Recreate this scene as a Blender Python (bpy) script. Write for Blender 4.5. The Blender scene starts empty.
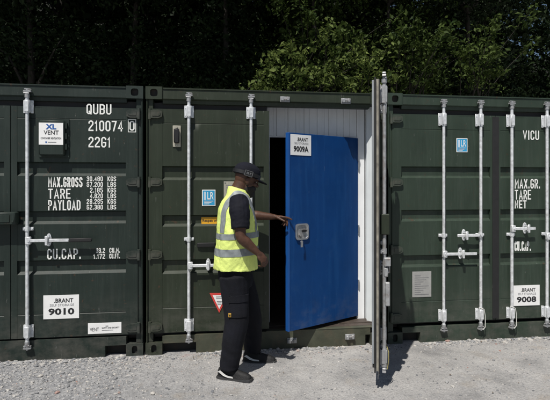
import bpy, bmesh, math, random
import numpy as np
from mathutils import Vector, Matrix, noise
R = math.radians
random.seed(7)
rng = np.random.default_rng(11)
S = bpy.context.scene
COL = S.collection

# ---------------------------------------------------------------- camera, sky, sun, exposure
cam_d = bpy.data.cameras.new('camera')
cam = bpy.data.objects.new('camera', cam_d); COL.objects.link(cam)
cam.location = (0.70, -4.535, 1.63)
cam.rotation_euler = (R(90), 0, R(-7.318))
cam_d.sensor_width = 36; cam_d.lens = 36*452/550
cam_d.shift_y = -14.5/550
cam_d.clip_start = 0.05; cam_d.clip_end = 800
S.camera = cam
SUN_AZ, SUN_EL = 34.0, 60.0          # light travels right (+X) and into the picture (+Y)
w = bpy.data.worlds.new("World"); S.world = w; w.use_nodes = True
nt = w.node_tree
sky = nt.nodes.new('ShaderNodeTexSky'); sky.sky_type = 'NISHITA'; sky.sun_disc = False
sky.sun_elevation = R(SUN_EL); sky.sun_rotation = R(180+SUN_AZ)
bg = nt.nodes['Background']; bg.inputs[1].default_value = 0.05
nt.links.new(sky.outputs[0], bg.inputs[0])
sd = bpy.data.lights.new('sun', 'SUN'); sd.energy = 4.3; sd.angle = R(0.53); sd.color = (1, 0.955, 0.89)
sun = bpy.data.objects.new('sun', sd); COL.objects.link(sun)
dirv = Vector((math.sin(R(SUN_AZ))*math.cos(R(SUN_EL)), math.cos(R(SUN_AZ))*math.cos(R(SUN_EL)), -math.sin(R(SUN_EL))))
sun.rotation_euler = dirv.to_track_quat('-Z', 'Y').to_euler()
sun.location = (-3, -5, 9)
S.view_settings.view_transform = 'Standard'; S.view_settings.look = 'None'
S.view_settings.gamma = 1; S.view_settings.exposure = 0.2
S.view_settings.use_curve_mapping = False

# ---------------------------------------------------------------- materials
MATS = {}
def mat(name, col, rough=0.5, metal=0.0, var=0.0, vscale=6.0, dirt=None, dirt_amt=0.0, dscale=3.0, bump=0.0,
        bscale=60.0, streak=False, spec=0.5, emit=None):
    if name in MATS: return MATS[name]
    m = bpy.data.materials.new(name); m.use_nodes = True
    n = m.node_tree.nodes; l = m.node_tree.links
    p = n['Principled BSDF']
    p.inputs['Base Color'].default_value = (*col, 1); p.inputs['Roughness'].default_value = rough
    p.inputs['Metallic'].default_value = metal; p.inputs['Specular IOR Level'].default_value = spec
    tc = n.new('ShaderNodeTexCoord'); last = None
    if var > 0:
        nz = n.new('ShaderNodeTexNoise'); nz.inputs['Scale'].default_value = vscale; nz.inputs['Detail'].default_value = 6
        l.new(tc.outputs['Object'], nz.inputs['Vector'])
        cr = n.new('ShaderNodeValToRGB')
        cr.color_ramp.elements[0].position = 0.3; cr.color_ramp.elements[1].position = 0.7
        cr.color_ramp.elements[0].color = (*[c*(1-var) for c in col], 1)
        cr.color_ramp.elements[1].color = (*[min(1, c*(1+var)) for c in col], 1)
        l.new(nz.outputs['Fac'], cr.inputs['Fac']); last = cr.outputs['Color']
        rr = n.new('ShaderNodeMapRange'); rr.inputs[3].default_value = max(0.05, rough-0.1); rr.inputs[4].default_value = min(1, rough+0.12)
        l.new(nz.outputs['Fac'], rr.inputs[0]); l.new(rr.outputs[0], p.inputs['Roughness'])
    if dirt is not None:
        nz = n.new('ShaderNodeTexNoise'); nz.inputs['Scale'].default_value = dscale; nz.inputs['Detail'].default_value = 9
        nz.inputs['Roughness'].default_value = 0.68
        if streak:
            mp = n.new('ShaderNodeMapping'); mp.inputs['Scale'].default_value = (5, 5, 0.45)
            l.new(tc.outputs['Object'], mp.inputs['Vector']); l.new(mp.outputs[0], nz.inputs['Vector'])
        else:
            l.new(tc.outputs['Object'], nz.inputs['Vector'])
        cr = n.new('ShaderNodeValToRGB')
        cr.color_ramp.elements[0].position = 0.5; cr.color_ramp.elements[1].position = 0.78
        cr.color_ramp.elements[0].color = (0, 0, 0, 1); cr.color_ramp.elements[1].color = (dirt_amt,)*3+(1,)
        l.new(nz.outputs['Fac'], cr.inputs['Fac'])
        mx = n.new('ShaderNodeMix'); mx.data_type = 'RGBA'
        l.new(cr.outputs['Color'], mx.inputs[0])
        if last is not None: l.new(last, mx.inputs[6])
        else: mx.inputs[6].default_value = (*col, 1)
        mx.inputs[7].default_value = (*dirt, 1); last = mx.outputs[2]
    if last is not None: l.new(last, p.inputs['Base Color'])
    if bump > 0:
        nb = n.new('ShaderNodeTexNoise'); nb.inputs['Scale'].default_value = bscale; nb.inputs['Detail'].default_value = 5
        l.new(tc.outputs['Object'], nb.inputs['Vector'])
        b = n.new('ShaderNodeBump'); b.inputs['Strength'].default_value = bump; b.inputs['Distance'].default_value = 0.01
        l.new(nb.outputs['Fac'], b.inputs['Height']); l.new(b.outputs[0], p.inputs['Normal'])
    MATS[name] = m
    return m

def wear(m, specs):
    n = m.node_tree.nodes; l = m.node_tree.links; p = n['Principled BSDF']; base = p.inputs['Base Color'].links[0].from_socket
    tc = next(x for x in n if x.type == 'TEX_COORD')
    def layer(base, scale, lo, hi, amt, col, sc=(1, 1, 1), gate=None):
        mp = n.new('ShaderNodeMapping'); mp.inputs['Scale'].default_value = sc; l.new(tc.outputs['Object'], mp.inputs['Vector'])
        z = n.new('ShaderNodeTexNoise'); z.inputs['Scale'].default_value = scale; z.inputs['Detail'].default_value = 10; z.inputs['Roughness'].default_value = .7
        l.new(mp.outputs[0], z.inputs['Vector'])
        r = n.new('ShaderNodeMapRange'); r.inputs[1].default_value = lo; r.inputs[2].default_value = hi; r.inputs[4].default_value = amt
        l.new(z.outputs['Fac'], r.inputs[0]); f = r.outputs[0]
        if gate:
            sx = n.new('ShaderNodeSeparateXYZ'); l.new(tc.outputs['Object'], sx.inputs[0])
            g = n.new('ShaderNodeMapRange'); g.inputs[1].default_value = gate[0]; g.inputs[2].default_value = gate[1]; g.inputs[3].default_value = 1; g.inputs[4].default_value = 0
            l.new(sx.outputs[2], g.inputs[0]); mu = n.new('ShaderNodeMath'); mu.operation = 'MULTIPLY'; l.new(f, mu.inputs[0]); l.new(g.outputs[0], mu.inputs[1]); f = mu.outputs[0]
        x = n.new('ShaderNodeMix'); x.data_type = 'RGBA'; l.new(f, x.inputs[0]); l.new(base, x.inputs[6]); x.inputs[7].default_value = (*col, 1); return x.outputs[2]
    for sp in specs: base = layer(base, *sp)
    l.new(base, p.inputs['Base Color']); return m
def green(name, col, dust):
    m = mat(name, col, 0.5, 0, 0.16, 2.2, dust, 0.6, 2.2, 0.12, 9.0, streak=True, spec=0.35)
    return wear(m, [(3.0, .52, .74, .6, tuple(c*1.6+.007 for c in col), (14, 14, .7)),       # faded runs
                    (20, .61, .66, .75, (.060, .036, .022)),                                # chips gone rusty
                    (6, .60, .74, .35, (.050, .034, .022), (7, 7, .5)),                     # thin rusty runs
                    (5, .40, .70, .6, (.115, .108, .095), (1, 1, 1.6), (.12, .62)),         # dried splashes low down
                    (34, .64, .70, .6, (.17, .175, .165), (1, 1, .25))])                    # pale scratches
G1 = green('paint_bluish_green', (0.0145, 0.0238, 0.0195), (0.034, 0.044, 0.039))
G2 = green('paint_olive_green', (0.0210, 0.0292, 0.0170), (0.045, 0.053, 0.039))
G3 = green('paint_grey_green', (0.0275, 0.0435, 0.0305), (0.053, 0.070, 0.055))
RUSTY = mat('worn_sill_paint', (0.055, 0.060, 0.040), 0.6, 0, 0.25, 8, (0.12, 0.085, 0.055), 0.6, 9, 0.2, 40)
GALV = mat('galvanised_steel', (0.72, 0.74, 0.76), 0.42, 0.28, 0.18, 30, (0.30, 0.28, 0.25), 0.6, 24)
GALVD = mat('old_galvanised_steel', (0.36, 0.37, 0.38), 0.5, 0.4, 0.2, 25, (0.15, 0.09, 0.05), 0.8, 22)
RUBBER = mat('black_rubber', (0.012, 0.012, 0.013), 0.7, 0, 0.2, 20)
BLACK = mat('black_plastic', (0.012, 0.012, 0.013), 0.45)
DARKHOLE = mat('hollow_shade_steel', (0.02, 0.02, 0.018), 0.8, 0, 0.2, 20, (0.08, 0.04, 0.025), 0.6, 12)  # dark colour stands in for shade inside holes and pockets, plus rust
WHITEV = mat('white_vinyl', (0.84, 0.84, 0.83), 0.5, 0, 0.04, 12)
WPAINT = mat('white_stencil_paint', (0.82, 0.83, 0.80), 0.6, 0, 0.06, 40)
INK = mat('black_ink', (0.018, 0.018, 0.02), 0.5)
INKG = mat('grey_ink', (0.20, 0.20, 0.21), 0.6)
INKB = mat('blue_ink', (0.02, 0.10, 0.35), 0.5)
CYAN = mat('cyan_vinyl', (0.025, 0.31, 0.58), 0.45, 0, 0.08, 15)
ORANGE = mat('orange_vinyl', (0.80, 0.40, 0.02), 0.5, 0, 0.06, 15)
REDV = mat('red_vinyl', (0.62, 0.06, 0.05), 0.5)
PLATE = mat('data_plate', (0.42, 0.40, 0.33), 0.45, 0.2, 0.12, 30)
PAPER = mat('weathered_paper', (0.33, 0.33, 0.32), 0.8, 0, 0.1, 20)
BLUE = mat('blue_door_paint', (0.002, 0.044, 0.175), 0.45, 0, 0.10, 3.5, (0.010, 0.075, 0.24), 0.7, 3.5, 0.12, 7, streak=True, spec=.25)
wear(BLUE, [(26, .64, .70, .35, (.10, .16, .30), (1, 1, .3)), (4, .55, .72, .30, (.03, .09, .22)), (7, .45, .70, .40, (.12, .14, .17), (1, 1, 1.5), (.20, .50))])
BLUEE = mat('blue_edge_trim', (0.006, 0.075, 0.29), 0.4, 0, 0.06, 5)
PANELW = mat('white_panel_skin', (0.85, 0.86, 0.87), 0.4, 0, 0.04, 5, (0.6, 0.6, 0.58), 0.35, 4, streak=True)
LINING = mat('pale_door_lining', (0.70, 0.74, 0.75), 0.5, 0, 0.06, 5, (0.45, 0.45, 0.43), 0.4, 4, streak=True)
LINE2 = mat('grey_lining', (0.27, 0.29, 0.31), 0.55, 0, 0.1, 6)
GASK = mat('dusty_gasket', (0.27, 0.255, 0.215), 0.8, 0, 0.3, 14, (0.10, 0.09, 0.08), 0.8, 12, streak=False)
WOODF = mat('dark_plywood', (0.055, 0.042, 0.034), 0.6, 0, 0.3, 9, (0.16, 0.13, 0.11), 0.5, 14)
STEEL = mat('brushed_steel', (0.55, 0.55, 0.55), 0.32, 0.9, 0.1, 40)
YWIRE = mat('yellow_wire', (0.30, 0.26, 0.10), 0.6)
WWIRE = mat('pale_wire', (0.6, 0.6, 0.57), 0.6)

# ---------------------------------------------------------------- mesh builder
class MB:
    def __init__(s): s.v = []; s.f = []; s.m = []
    def add(s, vs, fs, mi=0):
        o = len(s.v); s.v += [tuple(v) for v in vs]
        s.f += [tuple(i+o for i in f) for f in fs]; s.m += [mi]*len(fs); return s
    def box(s, x0, x1, y0, y1, z0, z1, mi=0, c=0.0):
        if x0 > x1: x0, x1 = x1, x0
        if y0 > y1: y0, y1 = y1, y0
        if z0 > z1: z0, z1 = z1, z0
        if c <= 0:
            v = [(x, y, z) for z in (z0, z1) for y in (y0, y1) for x in (x0, x1)]
            return s.add(v, [(0, 2, 3, 1), (4, 5, 7, 6), (0, 1, 5, 4), (2, 6, 7, 3), (0, 4, 6, 2), (1, 3, 7, 5)], mi)
        bm = bmesh.new(); bmesh.ops.create_cube(bm, size=1)
        for q in bm.verts: q.co = Vector(((x0+x1)/2+q.co.x*(x1-x0), (y0+y1)/2+q.co.y*(y1-y0), (z0+z1)/2+q.co.z*(z1-z0)))
        bmesh.ops.bevel(bm, geom=bm.edges[:], offset=c, segments=1, affect='EDGES')
        bm.verts.index_update()
        s.add([q.co[:] for q in bm.verts], [[q.index for q in f.verts] for f in bm.faces], mi); bm.free(); return s
    def tube(s, pts, r, n=10, mi=0, cap=True):
        pts = [Vector(p) for p in pts]; rs = r if isinstance(r, (list, tuple)) else [r]*len(pts)
        rings = []; a = None
        for i, p in enumerate(pts):
            t = (pts[min(i+1, len(pts)-1)]-pts[max(i-1, 0)]).normalized()
            if a is None: a = t.cross(min((Vector((1, 0, 0)), Vector((0, 1, 0)), Vector((0, 0, 1))), key=lambda q: abs(q.dot(t))))
            a = (a-t*a.dot(t)).normalized(); b = t.cross(a)
            rings.append([p+(a*math.cos(2*math.pi*k/n)+b*math.sin(2*math.pi*k/n))*rs[i] for k in range(n)])
        v = [q for g in rings for q in g]; f = []
        for i in range(len(pts)-1):
            for k in range(n):
                f.append((i*n+k, i*n+(k+1) % n, (i+1)*n+(k+1) % n, (i+1)*n+k))
        if cap: f.append(tuple(range(n))[::-1]); f.append(tuple((len(pts)-1)*n+k for k in range(n)))
        return s.add(v, f, mi)
    def prism(s, poly, y0, y1, mi=0):            # polygon in x,z extruded in y
        n = len(poly)
        v = [(x, y0, z) for x, z in poly]+[(x, y1, z) for x, z in poly]
        f = [tuple(range(n)), tuple(range(n, 2*n))[::-1]]+[(i, i+n, (i+1) % n+n, (i+1) % n) for i in range(n)]
        return s.add(v, f, mi)
    def loft(s, rings, mi=0, cap=True):
        n = len(rings[0]); v = [q for g in rings for q in g]; f = []
        for i in range(len(rings)-1):
            for k in range(n): f.append((i*n+k, i*n+(k+1) % n, (i+1)*n+(k+1) % n, (i+1)*n+k))
        if cap: f.append(tuple(range(n))[::-1]); f.append(tuple((len(rings)-1)*n+k for k in range(n)))
        return s.add(v, f, mi)
    def ell(s, c, r, rot=None, n=16, mi=0):
        bm = bmesh.new(); bmesh.ops.create_uvsphere(bm, u_segments=n, v_segments=n//2+2, radius=1)
        M = (rot.to_matrix() if rot else Matrix.Identity(3))
        for q in bm.verts: q.co = Vector(c)+M @ Vector((q.co.x*r[0], q.co.y*r[1], q.co.z*r[2]))
        bm.verts.index_update()
        s.add([q.co[:] for q in bm.verts], [[q.index for q in f.verts] for f in bm.faces], mi); bm.free(); return s
    def mesh(s, name, mats, smooth=False, fix=True):
        me = bpy.data.meshes.new(name); me.from_pydata(s.v, [], s.f)
        for m in (mats if isinstance(mats, (list, tuple)) else [mats]): me.materials.append(m)
        me.polygons.foreach_set('material_index', s.m)
        if fix:
            bm = bmesh.new(); bm.from_mesh(me); bmesh.ops.recalc_face_normals(bm, faces=bm.faces[:]); bm.to_mesh(me); bm.free()
        if smooth:
            for p in me.polygons: p.use_smooth = True
            if smooth != 'all':
                me.set_sharp_from_angle(angle=R(40))
        return me
    def build(s, name, mats, parent=None, smooth=False, fix=True):
        return link(name, s.mesh(name, mats, smooth, fix), parent)
def link(name, me, parent=None):
    o = bpy.data.objects.new(name, me); COL.objects.link(o)
    if parent is not None: o.parent = parent
    return o
def empty(name, loc, rz=0, label=None, cat=None, group=None, parent=None):
    o = bpy.data.objects.new(name, None); COL.objects.link(o); o.location = loc; o.rotation_euler.z = rz
    o.empty_display_size = 0.2
    if parent is not None: o.parent = parent
    if label: o['label'] = label
    if cat: o['category'] = cat
    if group: o['group'] = group
    return o

# lettering: built-in font, fitted to a box in the x-z plane, facing -y
_tc = {}
def text_geo(s, bold=0.0):
    k = (s, bold)
    if k in _tc: return _tc[k]
    cu = bpy.data.curves.new('txt', 'FONT'); cu.body = s; cu.size = 1; cu.offset = bold; cu.resolution_u = 2; cu.fill_mode = 'FRONT'
    o = bpy.data.objects.new('txt', cu); COL.objects.link(o)
    dg = bpy.context.evaluated_depsgraph_get(); me = o.evaluated_get(dg).to_mesh()
    v = [(q.co.x, q.co.y) for q in me.vertices]; f = [tuple(p.vertices) for p in me.polygons]
    o.evaluated_get(dg).to_mesh_clear(); bpy.data.objects.remove(o); bpy.data.curves.remove(cu)
    xs = [a for a, b in v]; ys = [b for a, b in v]
    _tc[k] = ([((a-min(xs))/(max(xs)-min(xs)), (b-min(ys))/(max(ys)-min(ys))) for a, b in v], f)
    return _tc[k]
def text(mb, s, x0, x1, z0, z1, y, mi=0, bold=0.012):
    v, f = text_geo(s, bold)
    mb.add([(x0+a*(x1-x0), y, z0+b*(z1-z0)) for a, b in v], f, mi)
GLY = {'O': (1, [('c', [(.3, 0), (.7, 0), (1, .14), (1, .86), (.7, 1), (.3, 1), (0, .86), (0, .14)])]),
 'U': (1, [[(0, 1), (0, .14), (.3, 0), (.7, 0), (1, .14), (1, 1)]]),
 'B': (1, [('c', [(0, 0), (.65, 0), (1, .12), (1, .40), (.7, .5), (1, .6), (1, .88), (.65, 1), (0, 1)]), [(0, .5), (.7, .5)]]),
 '2': (1, [[(0, .80), (0, .88), (.3, 1), (.7, 1), (1, .88), (1, .66), (0, .14), (0, 0), (1, 0)]]),
 '1': (.5, [[(0, .80), (.6, 1), (.6, 0)]]), '7': (1, [[(0, 1), (1, 1), (.35, 0)]]), '4': (1, [[(.75, 0), (.75, 1), (0, .26), (1, .26)]]),
 'G': (1, [[(1, .80), (1, .88), (.7, 1), (.3, 1), (0, .86), (0, .14), (.3, 0), (.7, 0), (1, .14), (1, .46), (.5, .46)]]),
 'M': (1.25, [[(0, 0), (0, 1), (.5, .38), (1, 1), (1, 0)]]), 'A': (1.1, [[(0, 0), (.5, 1), (1, 0)], [(.2, .28), (.8, .28)]]),
 'X': (1.05, [[(0, 0), (1, 1)], [(0, 1), (1, 0)]]), 'R': (1, [[(0, 0), (0, 1), (.65, 1), (1, .88), (1, .6), (.65, .48), (0, .48)], [(.55, .48), (1, 0)]]),
 'S': (1, [[(1, .82), (.95, .90), (.7, 1), (.3, 1), (0, .86), (0, .64), (.25, .54), (.75, .46), (1, .36), (1, .14), (.7, 0), (.3, 0), (.05, .10), (0, .18)]]),
 'T': (1, [[(0, 1), (1, 1)], [(.5, 1), (.5, 0)]]), 'E': (.95, [[(1, 1), (0, 1), (0, 0), (1, 0)], [(0, .5), (.85, .5)]]),
 'P': (1, [[(0, 0), (0, 1), (.65, 1), (1, .88), (1, .58), (.65, .46), (0, .46)]]), 'Y': (1.05, [[(0, 1), (.5, .5), (1, 1)], [(.5, .5), (.5, 0)]]),
 'L': (.9, [[(0, 1), (0, 0), (1, 0)]]), 'D': (1, [('c', [(0, 0), (.6, 0), (1, .16), (1, .84), (.6, 1), (0, 1)])]),
 'C': (1, [[(1, .78), (1, .88), (.7, 1), (.3, 1), (0, .86), (0, .14), (.3, 0), (.7, 0), (1, .12), (1, .22)]]),
 'K': (1, [[(0, 0), (0, 1)], [(1, 1), (0, .40)], [(.3, .58), (1, 0)]]), 'V': (1.05, [[(0, 1), (.5, 0), (1, 1)]]), 'I': (.2, [[(.5, 0), (.5, 1)]]),
 'N': (1.05, [[(0, 0), (0, 1), (1, 0), (1, 1)]]), 'F': (.95, [[(0, 0), (0, 1), (1, 1)], [(0, .52), (.85, .52)]]),
 '3': (1, [[(0, .84), (.3, 1), (.7, 1), (1, .88), (1, .62), (.7, .52), (.35, .52)], [(.7, .52), (1, .4), (1, .14), (.7, 0), (.3, 0), (0, .16)]]),
 '5': (1, [[(1, 1), (0, 1), (0, .58), (.7, .58), (1, .46), (1, .14), (.7, 0), (.3, 0), (0, .14)]]),
 '6': (1, [[(1, .84), (.7, 1), (.3, 1), (0, .86), (0, .14), (.3, 0), (.7, 0), (1, .14), (1, .42), (.7, .54), (0, .54)]]),
 '9': (1, [[(0, .16), (.3, 0), (.7, 0), (1, .14), (1, .86), (.7, 1), (.3, 1), (0, .86), (0, .58), (.3, .46), (1, .46)]]),
 '8': (1, [('c', [(.3, 0), (.7, 0), (1, .12), (1, .40), (.75, .51), (1, .62), (1, .88), (.7, 1), (.3, 1), (0, .88), (0, .62), (.25, .51), (0, .40), (0, .12)]), [(.25, .51), (.75, .51)]]),
 '.': (.16, [[(.5, 0), (.5, .10)]])}
GLY['0'] = GLY['O']; GLY['Q'] = (1, GLY['O'][1]+[[(.55, .24), (1, -.03)]])
def stencil(mb, s, x0, x1, z0, z1, y=-.0012, sw=None, mi=0, gap=.34):
    """condensed block lettering drawn as mitred strokes"""
    h = z1-z0; sw = sw or h*.125
    units = sum(GLY[c][0] for c in s)+gap*(len(s)-1)
    u = ((x1-x0)-sw*len(s))/units
    x = x0
    for c in s:
        gw, strokes = GLY[c]; k = 0
        for st in strokes:
            closed = st[0] == 'c'; P = st[1] if closed else st
            P = [Vector((x+sw/2+a*gw*u, z0+sw/2+b*(h-sw))) for a, b in P]; n = len(P); Lf = []; Rt = []
            for i in range(n):
                d0 = (P[i]-P[i-1]) if (closed or i > 0) else (P[1]-P[0]); d1 = (P[(i+1) % n]-P[i]) if (closed or i < n-1) else (P[-1]-P[-2])
                d0 = d0.normalized(); d1 = d1.normalized(); t = (d0+d1)
                if t.length < .2: t = d1.copy()
                t.normalize(); nn = Vector((-t.y, t.x)); m = sw/2/max(.55, abs(nn.dot(Vector((-d1.y, d1.x)))))
                q = P[i].copy()
                if not closed and i == 0: q -= d1*sw/2
                if not closed and i == n-1: q += d0*sw/2
                Lf.append(q+nn*m); Rt.append(q-nn*m)
            yy = y-.0004*k; k += 1
            v = [(a.x, yy, a.y) for a in Lf]+[(a.x, yy, a.y) for a in Rt]
            mb.add(v, [(i, n+i, n+(i+1) % n, (i+1) % n) for i in range(n if closed else n-1)], mi)
        x += gw*u+sw+gap*u
def stencil_line(door_, s, x0, x1, z0, z1, sw=None):
    mb = MB(); stencil(mb, s, x0, x1, z0, z1, sw=sw); return mb.build('stencil_lettering', WPAINT, door_, fix=False)
def rect(mb, x0, x1, z0, z1, y, mi=0):
    mb.add([(x0, y, z0), (x1, y, z0), (x1, y, z1), (x0, y, z1)], [(0, 1, 2, 3)], mi)

# ---------------------------------------------------------------- ground
def gz(x, y):
    h = 0.012*noise.noise((x*0.7, y*0.7, 3.1))+0.010*noise.noise((x*2.3, y*2.3, 8.0))+0.0065*noise.noise((x*7, y*7, 1.0))
    base = -0.03+0.03*min(1, max(0, -y/0.55))
    return base+h*min(1, max(0.35, -y/0.3))
gxs = np.concatenate([[-300, -120, -50, -22, -12, -8], np.arange(-6, 9.001, 0.03), [11, 15, 24, 50, 120, 300]])
gys = np.concatenate([[-300, -120, -50, -22, -12, -8, -6], np.arange(-4.6, 0.201, 0.03), [0.6, 1.5, 3, 5, 7, 9, 14, 25, 60, 140, 300]])
nx, ny = len(gxs), len(gys)
gv = []
for y in gys:
    for x in gxs:
        gv.append((float(x), float(y), gz(float(x), float(y)) if abs(x) < 12 and -6 < y < 0.3 else (-0.03 if y > 0 else 0.0)))
ii = (np.arange(ny-1)[:, None]*nx+np.arange(nx-1)[None, :]).ravel()
gf = np.stack([ii, ii+1, ii+nx+1, ii+nx], 1)
gm = bpy.data.meshes.new('ground'); gm.from_pydata(gv, [], gf.tolist())
for p in gm.polygons: p.use_smooth = True
gmat = bpy.data.materials.new('dusty_hardcore'); gmat.use_nodes = True
def ground_nodes(m):
    n = m.node_tree.nodes; l = m.node_tree.links; p = n['Principled BSDF']; p.inputs['Roughness'].default_value = 0.95
    p.inputs['Specular IOR Level'].default_value = 0.15
    tc = n.new('ShaderNodeTexCoord')
    def nz(scale, det=6, rough=0.6):
        a = n.new('ShaderNodeTexNoise'); a.inputs['Scale'].default_value = scale; a.inputs['Detail'].default_value = det
        a.inputs['Roughness'].default_value = rough; l.new(tc.outputs['Object'], a.inputs['Vector']); return a
    def ramp(src, c):
        r = n.new('ShaderNodeValToRGB')
        while len(r.color_ramp.elements) < len(c): r.color_ramp.elements.new(0.5)
        for e, (pos, col) in zip(r.color_ramp.elements, c): e.position = pos; e.color = (*col, 1)
        l.new(src, r.inputs['Fac']); return r
    def mix(f, a, b, mode='MIX'):
        x = n.new('ShaderNodeMix'); x.data_type = 'RGBA'; x.blend_type = mode
        if isinstance(f, (int, float)): x.inputs[0].default_value = f
        else: l.new(f, x.inputs[0])
        for s, q in ((6, a), (7, b)):
            if isinstance(q, tuple): x.inputs[s].default_value = (*q, 1)
            else: l.new(q, x.inputs[s])
        return x.outputs[2]
    big = ramp(nz(1.7, 9, .68).outputs['Fac'], [(0.30, (0.225, 0.223, 0.222)), (0.5, (0.375, 0.368, 0.36)), (0.68, (0.455, 0.445, 0.43))])
    fine = ramp(nz(95, 8, 0.75).outputs['Fac'], [(0.30, (0.55, 0.55, 0.56)), (0.5, (0.95, 0.95, 0.95)), (0.7, (1.25, 1.24, 1.22))])
    c = mix(1.0, big.outputs['Color'], fine.outputs['Color'], 'MULTIPLY')
    # coarser grey-blue chippings towards the left
    sx = n.new('ShaderNodeSeparateXYZ'); l.new(tc.outputs['Object'], sx.inputs[0])
    wob = nz(2.0, 4)
    ad = n.new('ShaderNodeMath'); ad.operation = 'MULTIPLY_ADD'; l.new(wob.outputs['Fac'], ad.inputs[0]); ad.inputs[1].default_value = 1.8; l.new(sx.outputs[0], ad.inputs[2])
    mr = n.new('ShaderNodeMapRange'); mr.inputs[1].default_value = 0.3; mr.inputs[2].default_value = 1.9; mr.inputs[3].default_value = 0.85; mr.inputs[4].default_value = 0.0
    l.new(ad.outputs[0], mr.inputs[0])
    vo = n.new('ShaderNodeTexVoronoi'); vo.inputs['Scale'].default_value = 42; l.new(tc.outputs['Object'], vo.inputs['Vector'])
    chips = ramp(vo.outputs['Color'], [(0.1, (0.17, 0.175, 0.185)), (0.5, (0.28, 0.285, 0.295)), (0.9, (0.40, 0.40, 0.40))])
    c = mix(mr.outputs[0], c, chips.outputs['Color'])
    # dust / soil stains
    st = ramp(nz(2.7, 6, 0.65).outputs['Fac'], [(0.56, (0, 0, 0)), (0.70, (0.45, 0.45, 0.45))])
    c = mix(st.outputs['Color'], c, (0.30, 0.255, 0.20))
    rd = ramp(nz(3.6, 5, 0.7).outputs['Fac'], [(0.60, (0, 0, 0)), (0.72, (0.5, 0.5, 0.5))])
    wy = n.new('ShaderNodeMapRange'); wy.inputs[1].default_value = -0.32; wy.inputs[2].default_value = -0.05; l.new(sx.outputs[1], wy.inputs[0])
    mm = n.new('ShaderNodeMath'); mm.operation = 'MULTIPLY'; l.new(rd.outputs['Color'], mm.inputs[0]); l.new(wy.outputs[0], mm.inputs[1])
    c = mix(mm.outputs[0], c, (0.36, 0.17, 0.15))
    l.new(c, p.inputs['Base Color'])
    h1 = nz(60, 8, 0.7); b = n.new('ShaderNodeBump'); b.inputs['Strength'].default_value = 0.8; b.inputs['Distance'].default_value = 0.015
    l.new(h1.outputs['Fac'], b.inputs['Height'])
    b2 = n.new('ShaderNodeBump'); b2.inputs['Strength'].default_value = 0.5; b2.inputs['Distance'].default_value = 0.008
    l.new(vo.outputs['Distance'], b2.inputs['Height']); l.new(b.outputs[0], b2.inputs['Normal']); l.new(b2.outputs[0], p.inputs['Normal'])
ground_nodes(gmat)
gm.materials.append(gmat)
ground = link('ground', gm); ground['kind'] = 'structure'

# loose stones: thousands of real little rocks in one mesh
def make_gravel():
    bm = bmesh.new(); bmesh.ops.create_icosphere(bm, subdivisions=1, radius=1)
    bv = np.array([q.co[:] for q in bm.verts]); bf = np.array([[q.index for q in f.verts] for f in bm.faces]); bm.free()
    vs = []; fs = []; tint = []; o = 0
    def stone(x, y, s, t):
        nonlocal o
        a = rng.uniform(0, 6.28); c, d = math.cos(a), math.sin(a)
        q = bv*rng.uniform(0.72, 1.25, (12, 1))*np.array([1.25, 0.9, 0.62])*s
        q = np.stack([q[:, 0]*c-q[:, 1]*d, q[:, 0]*d+q[:, 1]*c, q[:, 2]], 1)
        q += np.array([x, y, gz(x, y)+s*0.18])
        vs.append(q); fs.append(bf+o); tint.append(np.full(20, t)); o += 12
    n = 0
    while n < 27000:
        x = rng.uniform(-3.4, 6.5); y = -abs(rng.normal(0, 1.0))-0.02
        if y < -2.6: continue
        dens = 0.85 if x < 0.0 else (0.38 if x < 1.2 else 0.30)
        if y > -0.18: dens = max(dens, 0.75)
        if rng.uniform() > dens: continue
        s = float(np.clip(rng.lognormal(math.log(0.0043 if x < 0.3 else 0.0033), 0.58), 0.0018, 0.024))
        stone(x, y, s, rng.uniform()); n += 1
    for x0, x1 in ((-2.2, -0.18), (0.52, 2.0), (2.85, 4.6)):       # rubble heaped along the sills
        for k in range(int((x1-x0)*260)):
            stone(rng.uniform(x0, x1), -abs(rng.normal(0, 0.05))-0.005, float(np.clip(rng.lognormal(math.log(0.010), 0.45), 0.004, 0.028)), rng.uniform())
    me = bpy.data.meshes.new('gravel'); me.from_pydata(np.concatenate(vs).tolist(), [], np.concatenate(fs).tolist())
    at = me.attributes.new('tint', 'FLOAT', 'FACE'); at.data.foreach_set('value', np.concatenate(tint).astype(np.float32))
    m = bpy.data.materials.new('loose_stone'); m.use_nodes = True; nn = m.node_tree.nodes; l = m.node_tree.links
    p = nn['Principled BSDF']; p.inputs['Roughness'].default_value = 0.92; p.inputs['Specular IOR Level'].default_value = 0.2
    a = nn.new('ShaderNodeAttribute'); a.attribute_name = 'tint'
    r = nn.new('ShaderNodeValToRGB'); e = r.color_ramp.elements
    e[0].color = (0.15, 0.155, 0.165, 1); e[1].color = (0.45, 0.44, 0.42, 1)
    x = r.color_ramp.elements.new(0.5); x.color = (0.30, 0.30, 0.30, 1)
    x = r.color_ramp.elements.new(0.93); x.color = (0.43, 0.41, 0.38, 1)
    x = r.color_ramp.elements.new(0.96); x.color = (0.42, 0.40, 0.37, 1)
    x = r.color_ramp.elements.new(0.972); x.color = (0.30, 0.17, 0.14, 1)
    x = r.color_ramp.elements.new(0.985); x.color = (0.44, 0.43, 0.41, 1)
    l.new(a.outputs['Fac'], r.inputs['Fac']); l.new(r.outputs[0], p.inputs['Base Color'])
    me.materials.append(m)
    g = link('gravel', me); g['kind'] = 'stuff'
make_gravel()
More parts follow.
